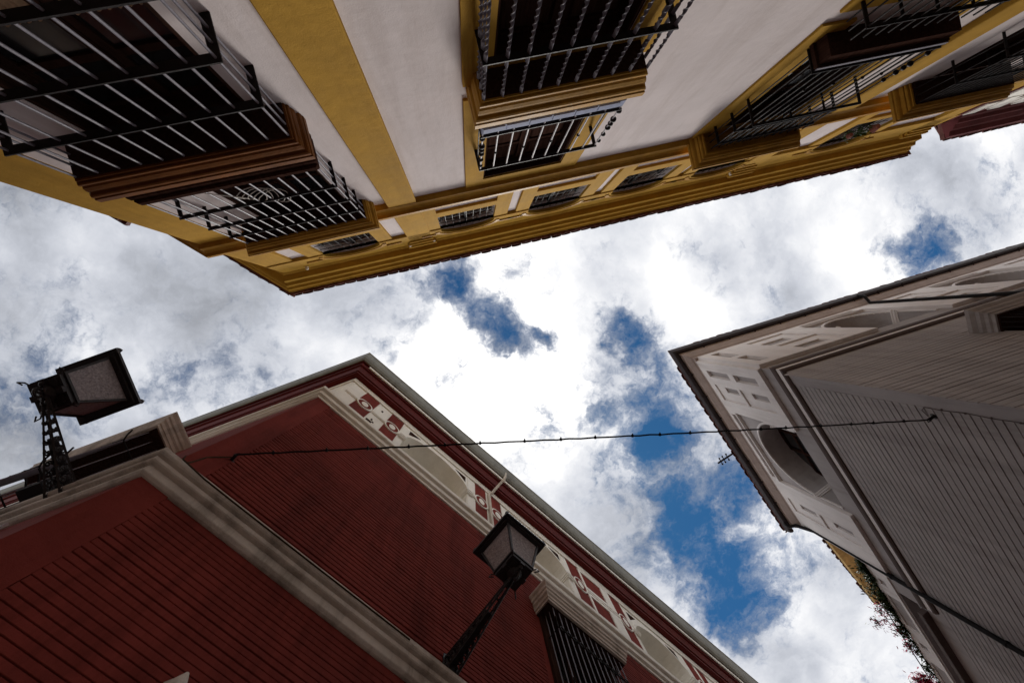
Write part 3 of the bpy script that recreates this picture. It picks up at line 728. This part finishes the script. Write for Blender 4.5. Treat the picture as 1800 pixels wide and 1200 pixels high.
# gable of the doorway below, only its tip reaches the picture
mb = MB(); mb.box(FR_, -.35, .60, .0, .14, 1.2, 2.0); mb.box(FR_, -.05, .26, .0, .13, 2.001, 2.45)
mb.lathe(FR_(.10, .07, 2.45), [(.10, 0), (.12, .05), (.07, .10), (.09, .17), (.105, .25), (.085, .33), (.05, .40), (.03, .45), (.012, .49)], 16)
mb.build('stone_finial', m_stone, rh, smooth=True)
mb = MB(); mb.box(FL, sL - 3.4, sL - .9, .02, .045, 3.55, 3.95); mb.box(FL, sL - 3.4, sL - .9, .045, .07, 3.56, 3.60)
mb.build('wall_strip', m_pale, rh)

# ================================================================== WHITE HOUSE
FW = Fr(-.281, 1, 2.62); FV = Fr(.969, -1, 4.8)
wc = FW.xy(5.96); wv_ = FV.xy(16.5)
sW, sV = wc.dot(FW.a), wc.dot(FV.a); FV.d = wc.dot(FV.n)
wr = FW.xy(24); wl = FV.xy(10.35)
inW = wc + (wr - wc).normalized() * 5 + (wl - wc).normalized() * 5
wh = thing('townhouse', (*wc, 0), 'grey white corner townhouse with ribbed walls and dark gutter at right', 'building')
wwin = [(9.0, 10.5, 4.2, 7.0, 0), (13.3, 14.7, 4.2, 7.0, 0), (17.5, 18.9, 4.2, 7.0, 0)]
war = [(9.08 + 4.15 * k, 10.70 + 4.15 * k, 9.5, 10.62, .95) for k in range(4)]
var_ = [(sV + 1.83, sV + 4.0, 9.5, 10.30, 1.05)]
mb = MB()
panel(mb, FW, sW, 24, -EYE, 12.1, 0, wwin + war, -.45)
panel(mb, FV, sV, 10.35, 8.9, 12.1, 0, var_, -.6)
panel(mb, FV, sV, 16.5, -EYE, 8.9, 0, [], None)
panel(mb, FV, 10.35, 16.5, 8.9, 10.15, 0, [(10.9, 15.5, 9.0, 9.45, 0)], -.6)
wb = wr + (wl - wc)
for a, b, t in ((wr, wb, 12.1), (wb, wl, 12.1)): mb.quad((a.x, a.y, 0), (b.x, b.y, 0), (b.x, b.y, t + EYE), (a.x, a.y, t + EYE))
e = FV.xy(16.5); f_ = FV.xy(16.5, -5); g_ = FV.xy(10.35, -5)
for a, b in ((e, f_), (f_, g_)): mb.quad((a.x, a.y, 0), (b.x, b.y, 0), (b.x, b.y, 10.15 + EYE), (a.x, a.y, 10.15 + EYE))
mb.add([(*wl, 10.15 + EYE), (*e, 10.15 + EYE), (*f_, 10.15 + EYE), (*g_, 10.15 + EYE)], [(0, 1, 2, 3)])
mb.box(FW, 8.5, 23, -.50, -.452, 9.3, 12.0); mb.box(FV, sV + 1.2, sV + 4.6, -.65, -.602, 9.3, 12.0)
wl_ = [(a - .22, b + .22, c - .4, d + .35) for a, b, c, d, r in wwin]
courses(mb, FW, sW - .12 + 0, 24, 0, 0.01, 1, 1, 1)
courses(mb, FW, sW - .28 + .10, 23.8, -1.2, 8.35, .122, .013, .012, wl_)
courses(mb, FV, sV + .32, 16.3, -1.2, 8.45, .122, .013, .012, [])
mb.box(FW, sW + .001, sW - .185 + .0, -.002, .0122, -EYE, 8.36) if False else None
mb.box(FV, sV - .0, sV + .315, -.002, .0122, -EYE, 8.47)
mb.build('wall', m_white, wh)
# raised and sunk frieze panels
mb = MB()
pathW = [wl, wc, wr]
for k in range(4):
    o_ = 4.15 * k; a = 7.30 + o_
    wpan = [(a, a + 1.05, 10.72, 11.74), (a, a + 1.05, 9.55, 10.52)]
def recess_wall(mb, F, s0, s1, h0, h1, q, rects):
    panel(mb, F, s0, s1, h0, h1, q, [(a, b, c, d, 0) for a, b, c, d in rects], 0, -.005)
fw = []
for k in range(4):
    o_ = 4.15 * k
    panel(mb, FW, 6.75 + o_ if k else sW + .0, 8.95 + o_, 9.3, 12.0, .085,
          ([(6.2, 6.45, 10.75, 11.72, 0), (6.2, 6.45, 9.6, 10.5, 0)] if not k else []) + [(7.3 + o_, 8.4 + o_, 10.72, 11.74, 0), (7.3 + o_, 8.4 + o_, 9.55, 10.50, 0)], 0, -.005)
    # inner raised lozenge frames in each sunk panel
    for c, d in ((10.72, 11.74), (9.55, 10.50)):
        panel(mb, FW, 7.3 + o_, 8.4 + o_, c, d, .045, [(7.36 + o_, 8.1 + o_, c + .08, d - .42, 0)], 0, -.004)
    # long slot over each arch
    panel(mb, FW, 8.95 + o_, 10.9 + o_ if k < 3 else 24, 11.66, 12.0, .085, [(9.05 + o_, 10.75 + o_, 11.70, 11.88, 0)], 0, -.005)
for k in range(3): panel(mb, FW, 10.9 + 4.15 * k, 10.9 + 4.15 * k + 0 + .0001, 9.3, 9.301, .055)
for a, b, c, d, r in war: archband(mb, FW, a, b, d, r, .06, -.01, .03, legs=9.5)
P_ = [(sV + .28, sV + .50, 10.72, 11.72), (sV + .28, sV + .50, 9.6, 10.5), (sV + .75, sV + 1.30, 10.72, 11.76), (sV + .75, sV + 1.28, 9.55, 10.62)]
panel(mb, FV, sV, sV + 1.72, 9.3, 12.0, .085, [(a, b, c, d, 0) for a, b, c, d in P_], 0, -.005)
P2 = [(9.12, 9.62, 10.75, 11.80), (9.12, 9.60, 9.6, 10.65)]
panel(mb, FV, sV + 4.12, 10.30, 9.3, 12.0, .085, [(a, b, c, d, 0) for a, b, c, d in P2], 0, -.005)
for (a, b, c, d) in P_[2:] + P2:
    panel(mb, FV, a, b, c, d, .045, [(a + .08, a + .26, c + .1, d - .38, 0)], 0, -.004)
panel(mb, FV, sV + 1.72, sV + 4.12, 11.64, 12.0, .085, [(sV + 1.80, sV + 4.02, 11.69, 11.86, 0)], 0, -.005)
for a, b, c, d, r in var_: archband(mb, FV, a, b, d, r, .05, -.01, .03, legs=9.5)
# impost mouldings inside the arches
for F, lst in ((FW, war), (FV, var_)):
    for a, b, c, d, r in lst:
        for s, e_ in ((a, 1), (b, -1)):
            for h0, h1, x in ((d - .16, d - .12, .02), (d - .115, d - .05, .035), (d - .045, d, .045)):
                mb.box(F, min(s, s + e_ * x), max(s, s + e_ * x), -.45, .03 + x, h0, h1)
# sunk panels of the low wing
panel(mb, FV, 10.36, 16.4, 9.5, 10.1, .03, [(10.75, 10.95, 9.72, 9.9, 0), (11.3, 12.3, 9.6, 9.95, 0), (12.8, 13.0, 9.7, 9.9, 0), (13.5, 14.5, 9.6, 9.95, 0)], 0, -.005)
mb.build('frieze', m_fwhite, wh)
# dark string course pair
mb = MB()
pS = [FV.xy(10.75), wc, wr]
mb.sweep(pS, inW, [(-.01, 8.46), (.03, 8.46), (.06, 8.50), (.065, 8.55), (-.01, 8.56)])
mb.sweep(pS, inW, [(-.01, 8.68), (.07, 8.68), (.085, 8.73), (.09, 8.80), (-.01, 8.82)])
mb.build('string_course', m_whtrim, wh)
mb = MB(); mb.sweep(pS, inW, [(-.01, 8.565), (.055, 8.565), (.058, 8.675), (-.01, 8.675)]); mb.build('string_band', m_fwhite, wh)
# eave
mb = MB()
pE = [wl, wc, wr]
mb.sweep(pE, inW, [(-.01, 11.98), (.07, 11.98), (.10, 12.05), (.12, 12.06), (.19, 12.16), (.22, 12.20), (.225, 12.26), (.25, 12.28), (.26, 12.34), (-.01, 12.36)])
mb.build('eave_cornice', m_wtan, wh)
mb = MB()
prof = [(.25, 12.34), (.28, 12.30), (.33, 12.30), (.37, 12.34), (.39, 12.42), (.405, 12.50), (.25, 12.50)]
mb.sweep([FV.xy(10.5), wc, wr], inW, prof)
L1 = (wr - wc).length
for k in range(22):
    F = FW; mb.box(F, sW + .4 + k * .82, sW + .43 + k * .82, .10, .36, 12.27, 12.295)
for k in range(7): mb.box(FV, sV + .35 + k * .78, sV + .38 + k * .78, .10, .36, 12.27, 12.295)
mb.build('gutter', m_dkgut, wh)
mb = MB()
tile_row(mb, FV, sV, 10.5, .435, 12.53, .25, .125); tile_row(mb, FW, sW, 24, .40, 12.53, .25, .12); mb.sweep([FV.xy(10.5), wc, wr], inW, [(.2, 12.51), (.405, 12.51), (.405, 12.56), (.2, 12.6)])
roofslab(mb, [wc, wr, wb, wl], .25, 12.6, 2.0); mb.build('roof', m_tile, wh)
# gutter end moulding
# downpipes
mb = MB(); mb.tube([FW(11.5, .36, 12.36), FW(11.5, .34, 12.18), FW(11.5, .30, 12.12), FW(11.5, .12, 12.0), FW(11.5, .12, 7.0), FW(11.5, .10, -EYE)], .045, 12)
mb.build('downpipe', m_pipe, wh, smooth=True)
mb = MB(); mb.tube([FV(10.15, .36, 12.34), FV(10.2, .36, 12.2), FV(10.22, .20, 12.1), FV(10.2, .07, 11.5), FV(10.2, .07, 4), FV(10.2, .07, -EYE)], .05, 12)
for h in (3.0, 5.0, 7.0, 9.2): mb.lathe(FV(10.2, .07, h), [(.062, -.02), (.062, .02)], 12)
mb.build('downpipe', m_pipe, wh, smooth=True)
# loggia door inside the near arch
a, b, c, d, r = var_[0]
mb = MB()
for s in (a + .78, a + 1.42, a + 2.05): mb.box(FV, s, s + .06, -.598, -.53, 9.3, 11.3)
for h in (9.6, 10.2, 10.75, 11.28): mb.box(FV, a + .78, a + 2.11, -.598, -.535, h, h + .06)
dr = mb.build('loggia_door', m_wood, wh); mb = MB(); mb.box(FV, a + .8, a + 2.1, -.597, -.57, 9.3, 11.3); mb.build('pane', m_glass, dr)
for a, b, c, d, r in wwin:
    o = opening(wh, FW, (a, b, c, d, r), -.38); shutters(FW, a, b, c + .05, d - .05, -.34, o, 2, False)
    mb = MB(); z = 6.95
    path = [FW.xy(a - .10, 0), FW.xy(a - .10, .33), FW.xy(b + .22, .33), FW.xy(b + .22, 0)]
    mb.sweep(path, FW.xy((a + b) / 2, 0), [(-.16, z), (0, z), (.005, z + .06), (.03, z + .08), (.035, z + .14), (.07, z + .18), (.075, z + .24), (.12, z + .30), (.13, z + .36), (-.16, z + .38)])
    mb.box(FW, a - .2, b + .2, 0, .2, z + .30, z + .37); mb.build('hood', m_white, o)
    mb = MB(); mb.box(FW, a - .06, b + .19, .0, .31, z - .03, z + .03); mb.build('soffit_board', m_wood, o)
    grille(FW, a - .05, b + .08, .26, c, z, 10, [c + .5, c + 1.4, z - .6], o, barmat=m_iron, bar_r=.009)
# dark slot window of the wing
mb = MB(); mb.box(FV, 10.9, 15.5, -.66, -.602, 8.95, 9.5); mb.build('shutter', m_wood, wh)
mb = MB(); mb.bevbox(FV, 10.95, 16.4, 0, .16, 8.80, 8.93, .01); mb.build('ledge', m_whtrim, wh)

# ================================================================== neighbours
# ochre house beyond the wing, mostly its ragged tiled eave
def neighbour_eave():
    o = thing('house', (*FV.xy(16.5, -4.5), 0), 'weathered ochre house with ragged tile eave rising behind the vine covered white wing', 'building')
    Fn = Fr(.883, -1, 6.06)
    mb = MB(); mb.box(Fn, 13.6, 18.55, -7, 0, -EYE, 15.6); mb.build('wall', m_brick, o)
    c = [Fn.xy(13.4), Fn.xy(18.8)]
    mb = MB(); mb.sweep(c, Fn.xy(15, -4), [(-.01, 15.7), (.12, 15.75), (.16, 15.84), (.52, 15.93), (.56, 16.02), (-.01, 16.06)]); mb.build('eave_cornice', m_ochre2, o)
    mb = MB(); k = 0; s = 13.4
    while s < 18.7:
        tile_row(mb, Fn, s, s + .6, .585, 16.05, .2, .09, qj=random.uniform(-.03, .06)); s += .6
    mb.box(Fn, 13.3, 18.8, -7, .4, 16.10, 16.2)
    mb.build('roof', m_tile, o)
neighbour_eave()
def maroon_house():
    o = thing('house', (*FY.xy(18, 0), 0), 'maroon house beyond the ochre one at the upper right edge', 'building')
    Fm = Fr(-.238, -1, 2.75)
    mb = MB(); mb.box(Fm, 15.5, 26, -8, 0, -EYE, 12.3); mb.build('wall', m_maroon, o)
    mb = MB(); mb.sweep([Fm.xy(15.75), Fm.xy(26)], Fm.xy(20, -4), [(-.01, 12.05), (.03, 12.06), (.06, 12.16), (.16, 12.2), (.17, 12.28), (.28, 12.36), (.30, 12.46), (.44, 12.5), (.46, 12.6), (-.01, 12.66)])
    mb.build('eave_cornice', m_maroon, o)
    mb = MB()
    for k in range(12):
        a = 15.62 + k * .82; mb.box(Fm, a, a + .42, -.01, .03, 11.3, 11.95); mb.box(Fm, a + .43, a + .81, -.01, .045, 11.05, 11.7)
    mb.bevbox(Fm, 15.55, 26, -.01, .04, 10.2, 11.0, .01)
    mb.apart(Fm, 'plaster_panel', m_offwhite, o)
    mb = MB(); mb.box(Fm, 15.8, 26, -8, .45, 12.665, 12.8); tile_row(mb, Fm, 15.8, 26, .50, 12.70, .28, .12); mb.build('roof', m_tile, o)
maroon_house()

# ================================================================== street lamps
def lantern(F, s, q, hb, label):
    loc = F(s, 0, hb); o = thing('wall_lantern', loc, label, 'street lamp', 'iron wall lanterns on long brackets')
    ax = Vector((0, 0, 1))
    def sq(r, h): return [F(s - r, q - r, h), F(s + r, q - r, h), F(s + r, q + r, h), F(s - r, q + r, h)]
    hb0 = hb; ht = hb + .52; rb, rt = .155, .255
    # tray with a rim, hip brackets, corner bars and wide top rim
    mb = MB()
    def ringp(r0, r1, h0, h1):
        A, B, C, D = sq(r0, h0), sq(r1, h0), sq(r1, h1), sq(r0, h1)
        v = A + B + C + D
        mb.add(v, [(i, (i + 1) % 4, 4 + (i + 1) % 4, 4 + i) for i in range(4)] + [(4 + i, 4 + (i + 1) % 4, 8 + (i + 1) % 4, 8 + i) for i in range(4)] +
               [(8 + i, 8 + (i + 1) % 4, 12 + (i + 1) % 4, 12 + i) for i in range(4)] + [(12 + i, 12 + (i + 1) % 4, (i + 1) % 4, i) for i in range(4)])
    mb.box(F, s - rb - .015, s + rb + .015, q - rb - .015, q + rb + .015, hb0, hb0 + .03)
    lo = hb0 - .10
    for x0, x1, y0, y1 in ((-1, -.8, -1, 1), (.8, 1, -1, 1), (-.8, .8, -1, -.8), (-.8, .8, .8, 1)):
        mb.box(F, s + x0 * rb, s + x1 * rb, q + y0 * rb, q + y1 * rb, lo + .05, hb0 - .001)
    mb.box(F, s - rb * .78, s + rb * .78, q - rb * .78, q + rb * .78, hb0 - .06, hb0 - .001)
    mb.box(F, s - rb, s + rb, q - .03, q + .03, lo + .02, lo + .049); mb.box(F, s - .03, s + .03, q - rb, q + rb, lo + .018, lo + .047)
    mb.lathe(F(s, q, lo - .02), [(.03, 0), (.06, .02), (.09, .04), (.05, .07), (.04, .12)], 10)
    ringp(rt - .05, .335, ht, ht + .035)
    ringp(rt - .02, .30, ht - .03, ht - .001)
    for sx, sy in ((-1, -1), (1, -1), (1, 1), (-1, 1)):
        mb.tube([F(s + sx * rb, q + sy * rb, hb0 + .02), F(s + sx * rt, q + sy * rt, ht)], .018, 4)
        mb.tube([F(s + sx * (rb + .0), q + sy * (rb + .0), lo + .07), F(s + sx * (rb + .035), q + sy * (rb + .035), lo + .08), F(s + sx * (rb + .05), q + sy * (rb + .05), lo + .03), F(s + sx * (rb + .01), q + sy * (rb + .01), lo + .02)], .008, 6)
    for k in range(4):
        a_ = [(-1, -1), (1, -1), (1, 1), (-1, 1)]; p, p2 = a_[k], a_[(k + 1) % 4]
        mb.tube([F(s + p[0] * rb, q + p[1] * rb, hb0 + .035), F(s + p2[0] * rb, q + p2[1] * rb, hb0 + .035)], .012, 4)
    mb.build('lantern_frame', m_lampiron, o)
    for k in range(4):
        mb = MB(); p, p2 = a_[k], a_[(k + 1) % 4]; t = .006
        f0, f1 = rb - .004, rt - .004
        mb.quad(F(s + p[0] * f0, q + p[1] * f0, hb0 + .03), F(s + p2[0] * f0, q + p2[1] * f0, hb0 + .03), F(s + p2[0] * f1, q + p2[1] * f1, ht), F(s + p[0] * f1, q + p[1] * f1, ht))
        mb.build('pane', m_frost, o, recalc=False)
    mb = MB()
    v = sq(.335, ht + .036) + sq(.10, ht + .22); mb.add(v, [(0, 1, 5, 4), (1, 2, 6, 5), (2, 3, 7, 6), (3, 0, 4, 7), (4, 5, 6, 7), (0, 1, 2, 3)])
    mb.box(F, s - .07, s + .07, q - .07, q + .07, ht + .221, ht + .29); mb.lathe(F(s, q, ht + .29), [(.05, 0), (.06, .03), (.02, .06), (.035, .10), (.005, .16)], 10)
    for sx, sy in a_:
        mb.lathe(F(s + sx * .31, q + sy * .31, ht + .036), [(.02, 0), (.028, .03), (.004, .08)], 8)
    mb.build('lantern_roof', m_lampiron, o)
    # bracket
    mb = MB(); hbk = hb - .085; foot = hbk - .19
    mb.box(F, s - .05, s + .05, q - .05, q + .05, hbk - .01, hbk + .03)
    for e in (-1, 1):
        mb.tube([F(s + e * .075, 0.01, foot), F(s + e * .018, q + .10, hbk + .01)], .013, 4)
        low = [F(s + e * (.075 - .06 * t), .01 + (q + .0) * t, foot + .19 * t - .18 * (1 - t) ** 1.1 - .015) for t in [x / 12 for x in range(13)]]
        mb.tube(low, .012, 4)
        # scrollwork
        for k in range(11):
            t = (k + .35) / 11.4; ss = s + e * (.075 - .06 * t); hh = .18 * (1 - t) ** 1.1 + .02; zt = foot + .19 * t; qc = .01 + q * t; rc_ = max(.022, hh * .26)
            for (dh, sg) in ((-.30, 1), (-.72, -1)):
                cpt = zt + dh * hh; pts = []
                for j in range(16):
                    an = j * .5 * sg; rr2 = rc_ * (1 - j / 18)
                    pts.append(F(ss, qc + rr2 * math.cos(an), cpt + rr2 * math.sin(an)))
                mb.tube(pts, .010, 5)
            mb.tube([F(ss, qc - rc_, zt), F(ss, qc + rc_ * .6, zt - hh * .5), F(ss, qc - rc_ * .2, zt - hh)], .007, 5)
    for k in range(7):
        t = k / 7; x = .075 - .06 * t; mb.tube([F(s - x, .01 + q * t, foot + .19 * t), F(s + x, .01 + q * t, foot + .19 * t)], .010, 5)
    # solid web near the wall and back plate
    mb.prism(F, [(s - .10, foot - .22), (s + .10, foot - .22), (s + .10, foot + .05), (s, foot + .09), (s - .10, foot + .05)], 0.0, .03)
    mb.add([F(s - .075, .03, foot - .012), F(s + .075, .03, foot - .012), F(s + .045, q * .6, foot + .065), F(s - .045, q * .6, foot + .065),
            F(s - .075, .03, foot - .004), F(s + .075, .03, foot - .004), F(s + .045, q * .6, foot + .073), F(s - .045, q * .6, foot + .073)],
           [(0, 1, 2, 3), (4, 5, 6, 7), (0, 1, 5, 4), (1, 2, 6, 5), (2, 3, 7, 6), (3, 0, 4, 7)])
    # curl past the lantern
    mb.tube([F(s, q + .02 + (.06 - .0027 * j) * math.sin(j * .45), hbk - .07 + (.06 - .0027 * j) * math.cos(j * .45)) for j in range(18)], .014, 7)
    mb.ball(F(s, q + .11, hbk + .01), .03)
    mb.build('bracket', m_lampiron, o, smooth=False)
    return o
lantern(FL, -4.08, 1.05, 4.79, 'black iron lantern seen against the sky at the left, beside the hooded window')
lantern(FR_, 2.235, 1.12, 5.06, 'black iron lantern in front of the grooved red wall and its cream frieze')

# ================================================================== cables
A = Vector(FR_(-1.04, .10, 5.23)); B = Vector(FV(4.84, .10, 5.79))
pts = []; nseg = 60
for i in range(nseg + 1):
    t = i / nseg; p = A.lerp(B, t); p.z -= .07 * 4 * t * (1 - t) * .8; p.x += .006 * math.sin(i * 1.9); p.y += .004 * math.sin(i * 2.7); pts.append(p)
mb = MB(); mb.tube(pts, .0105, 7)
cb = thing('overhead_cable', A, 'black clipped cable strung from the red house to the white house', 'cable')
mb.build('cable', m_cable, cb, smooth=True)
mb = MB()
for i in range(1, 20):
    t = i / 20 + random.uniform(-.008, .008); k = t * nseg; j = int(k); p = pts[j].lerp(pts[min(j + 1, nseg)], k - j); d = (B - A).normalized(); x = d.cross(Vector((0, 0, 1))).normalized()
    mb.tube([p - x * .018, p + x * .030], .008, 5); mb.tube([p - d * .012, p + d * .012], .018, 7)
mb.apart(FY, 'clip', m_cable, cb)
mb = MB()
for P_a, F, s in ((A, FR_, -1.04), (B, FV, 4.84)):
    h = P_a.z - EYE
    mb.lathe(F(s, .0, h), [(.05, 0), (.05, .012), (.02, .02), (.02, .10)], 10, ax=(Vector(F(s, 1, h)) - Vector(F(s, 0, h))).normalized())
    mb.tube([F(s, .10, h - .03), F(s + .02, .13, h), F(s, .10, h + .03), F(s - .02, .08, h)], .008, 6)
mb.apart(FY, 'wall_hook', m_iron, cb)
# loose run of wire down the white corner
mb = MB(); pts = [FV(4.84, .03, 5.86), FV(4.74, .03, 5.90), FV(4.68, .02, 5.84), FV(4.69, .02, 5.6), FV(4.66, .02, 5.3), FV(4.68, .02, 5.0), FV(4.66, .02, 4.6), FV(4.67, .02, 3.8), FV(4.65, .02, 1.5)]
mb.tube(pts, .006, 6)
for h in (5.6, 5.3, 5.0, 4.7, 4.4, 4.0): mb.ball(FV(4.67, .02, h), .014, 6)
tag(mb.build('wall_wire', m_whtrim, smooth=True), 'thin wire clipped down the smooth corner strip of the white house', 'wire')
mb = MB(); pts = [FR_(-1.06, .05, 5.22), FR_(-1.14, .03, 5.10), FR_(-1.20, .02, 4.98), FR_(-1.22, .03, 4.75), FR_(-1.25, .06, 4.52), FR_(-1.24, .18, 4.50), FR_(-1.22, .18, 4.44), FR_(-.95, .165, 4.43), FR_(-.6, .165, 4.425), FR_(.2, .166, 4.425), FR_(1.6, .167, 4.43)]
mb.tube(pts, .008, 6); tag(mb.build('wall_wire', m_stem, smooth=True), 'thin wire running from the cable hook down over the red house lower cornice', 'wire')
# coiled cord caught in the iron bars
mb = MB(); random.seed(3)
for k in range(5):
    c = (-2.28 + .05 * k, 5.95 + .05 * k); pts = [FY(c[0] + .16 * math.cos(t) * (1 + .2 * k / 5), .30 + .03 * math.sin(t * 2), c[1] + .22 * math.sin(t)) for t in [x * .4 for x in range(17)]]
    mb.tube(pts, .006, 5)
mb.tube([FY(-2.6, .35, 5.48), FY(-2.45, .37, 5.6), FY(-2.3, .36, 5.85)], .006, 5)
tag(mb.build('coiled_cord', m_cord, smooth=True), 'pale coiled cord hanging inside the upper left window cage of the ochre house', 'cord')
# aerial on the white roof edge
mb = MB(); a = Vector((8.3, 3.72, 12.9 + EYE)); b = Vector((7.62, 4.13, 12.9 + EYE)); mb.tube([a + (a - b) * .6, a, b], .028, 8)
d = (b - a).normalized(); x = d.cross(Vector((0, 0, 1)))
for t in (.55, .72, .86): p = a.lerp(b, t); mb.tube([p - x * .09, p + x * .09], .014, 6); mb.ball(p + x * .10, .03, 8); mb.ball(p - x * .10, .03, 8)
tag(mb.build('roof_aerial', m_iron), 'short dark rod with insulators poking over the white house gutter', 'aerial')
# floodlight on the red cornice
fl = thing('floodlight', FL(sL - 1.5, .1, 4.7), 'small dark floodlight fixed above the red house cornice at the left edge', 'floodlight')
mb = MB(); s0 = -4.38; mb.bevbox(FL, s0 - .13, s0 + .10, .10, .28, 4.52, 4.68, .015); mb.build('housing', m_iron, fl)
mb = MB()
for k in (-.12, .0, .12): mb.tube([FL(s0 + k, .05, 4.5), FL(s0 + k + .05, .35, 4.6)], .010, 5)
mb.tube([FL(s0 + .2, .02, 4.52), FL(s0 + .22, .5, 4.64)], .014, 6); mb.tube([FL(s0 + .1, .1, 4.62), FL(s0 + .5, .1, 4.58)], .012, 6); mb.build('bracket', m_iron, fl)

# ================================================================== plants
def leaves(mb, pts, n, spread, size, rnd):
    for _ in range(n):
        c = Vector(rnd.choice(pts)) + Vector((rnd.gauss(0, spread), rnd.gauss(0, spread), rnd.gauss(0, spread)))
        d = Vector((rnd.uniform(-1, 1), rnd.uniform(-1, 1), rnd.uniform(-1, 1))).normalized(); e_ = d.orthogonal().normalized(); sz = size * rnd.uniform(.6, 1.3)
        mb.add([c - d * sz, c + e_ * sz * .45 + d * sz * .1, c + d * sz, c - e_ * sz * .45 + d * sz * .1], [(0, 1, 2), (0, 2, 3)])
rnd = random.Random(5)
vine = thing('climbing_vine', FV(12, 0, 10.1), 'green vine trailing along the top of the low white wing', 'plant')
line = [FV(10.4 + .12 * k, .02 + .04 * math.sin(k * .7), 10.16 + .05 * math.sin(k * 1.3)) for k in range(46)]
mb = MB(); mb.tube(line, .02, 5)
for k in range(14):
    p = Vector(rnd.choice(line)); mb.tube([p, p + Vector((rnd.uniform(-.2, .2), rnd.uniform(-.2, .2), rnd.uniform(-.1, .3)))], .008, 4)
mb.build('stem', m_stem, vine)
mb = MB(); dense = [p for i, p in enumerate(line) if i < 19]; leaves(mb, dense, 1700, .06, .055, rnd); leaves(mb, [FV(11.6, -.05, 10.45), FV(11.3, -.2, 10.6), FV(11.0, -.2, 10.5)], 900, .12, .06, rnd); leaves(mb, line, 2600, .05, .055, rnd)
mb.build('foliage', m_leaf, vine, recalc=False)
bg = thing('bougainvillea', FV(13, 0, 10.2), 'magenta flowering bougainvillea sprays over the white wing parapet', 'plant')
sp = []; mb = MB()
for s, q, h in ((12.35, .42, 10.45), (12.0, .2, 10.35), (12.7, .15, 10.3), (13.3, .12, 10.3), (14.3, .40, 10.4), (14.6, .35, 10.3)):
    b0 = Vector(FV(s, 0, 10.15)); e0 = Vector(FV(s, q, h)); mid = b0.lerp(e0, .5) + Vector((0, 0, .1)); mb.tube([b0, mid, e0], .009, 5); sp += [e0, e0, mid]
mb.apart(FV, 'stem', m_stem, bg)
mb = MB(); leaves(mb, sp, 420, .075, .05, rnd); mb.build('foliage', m_leaf, bg, recalc=False)
mb = MB(); leaves(mb, sp, 520, .085, .055, rnd); leaves(mb, [FV(14.5, .25, 10.35), FV(14.8, .2, 10.3)], 900, .11, .065, rnd); mb.build('blossoms', m_flower, bg, recalc=False)
rl_ = MB()
rl_.tube([FV(11.0, .10, 10.30), FV(13, .11, 10.32), FV(16.4, .12, 10.30)], .014, 6)
for s in (11.2, 12.2, 13.2, 14.2, 15.2): rl_.tube([FV(s, .0, 10.14), FV(s, .11, 10.31)], .01, 5)
tag(rl_.build('parapet_rail', m_iron), 'thin iron rail along the top of the low white wing', 'rail')
hp = thing('window_plant', FY(10.9, .1, 9.8), 'hanging green plant in the small upper right window of the ochre house', 'plant')
mb = MB(); mb.lathe(FY(10.95, .10, 10.15), [(.06, 0), (.09, .12), (.10, .16), (.09, .16)], 12); mb.lathe(FY(10.45, .10, 10.4), [(.05, 0), (.07, .10)], 10); mb.apart(FY, 'pot', m_pot, hp)
mb = MB(); leaves(mb, [FY(10.75, .06, 10.45), FY(10.9, .08, 10.35), FY(10.6, .04, 10.6)], 260, .06, .035, rnd); mb.build('foliage', m_leaf, hp, recalc=False)
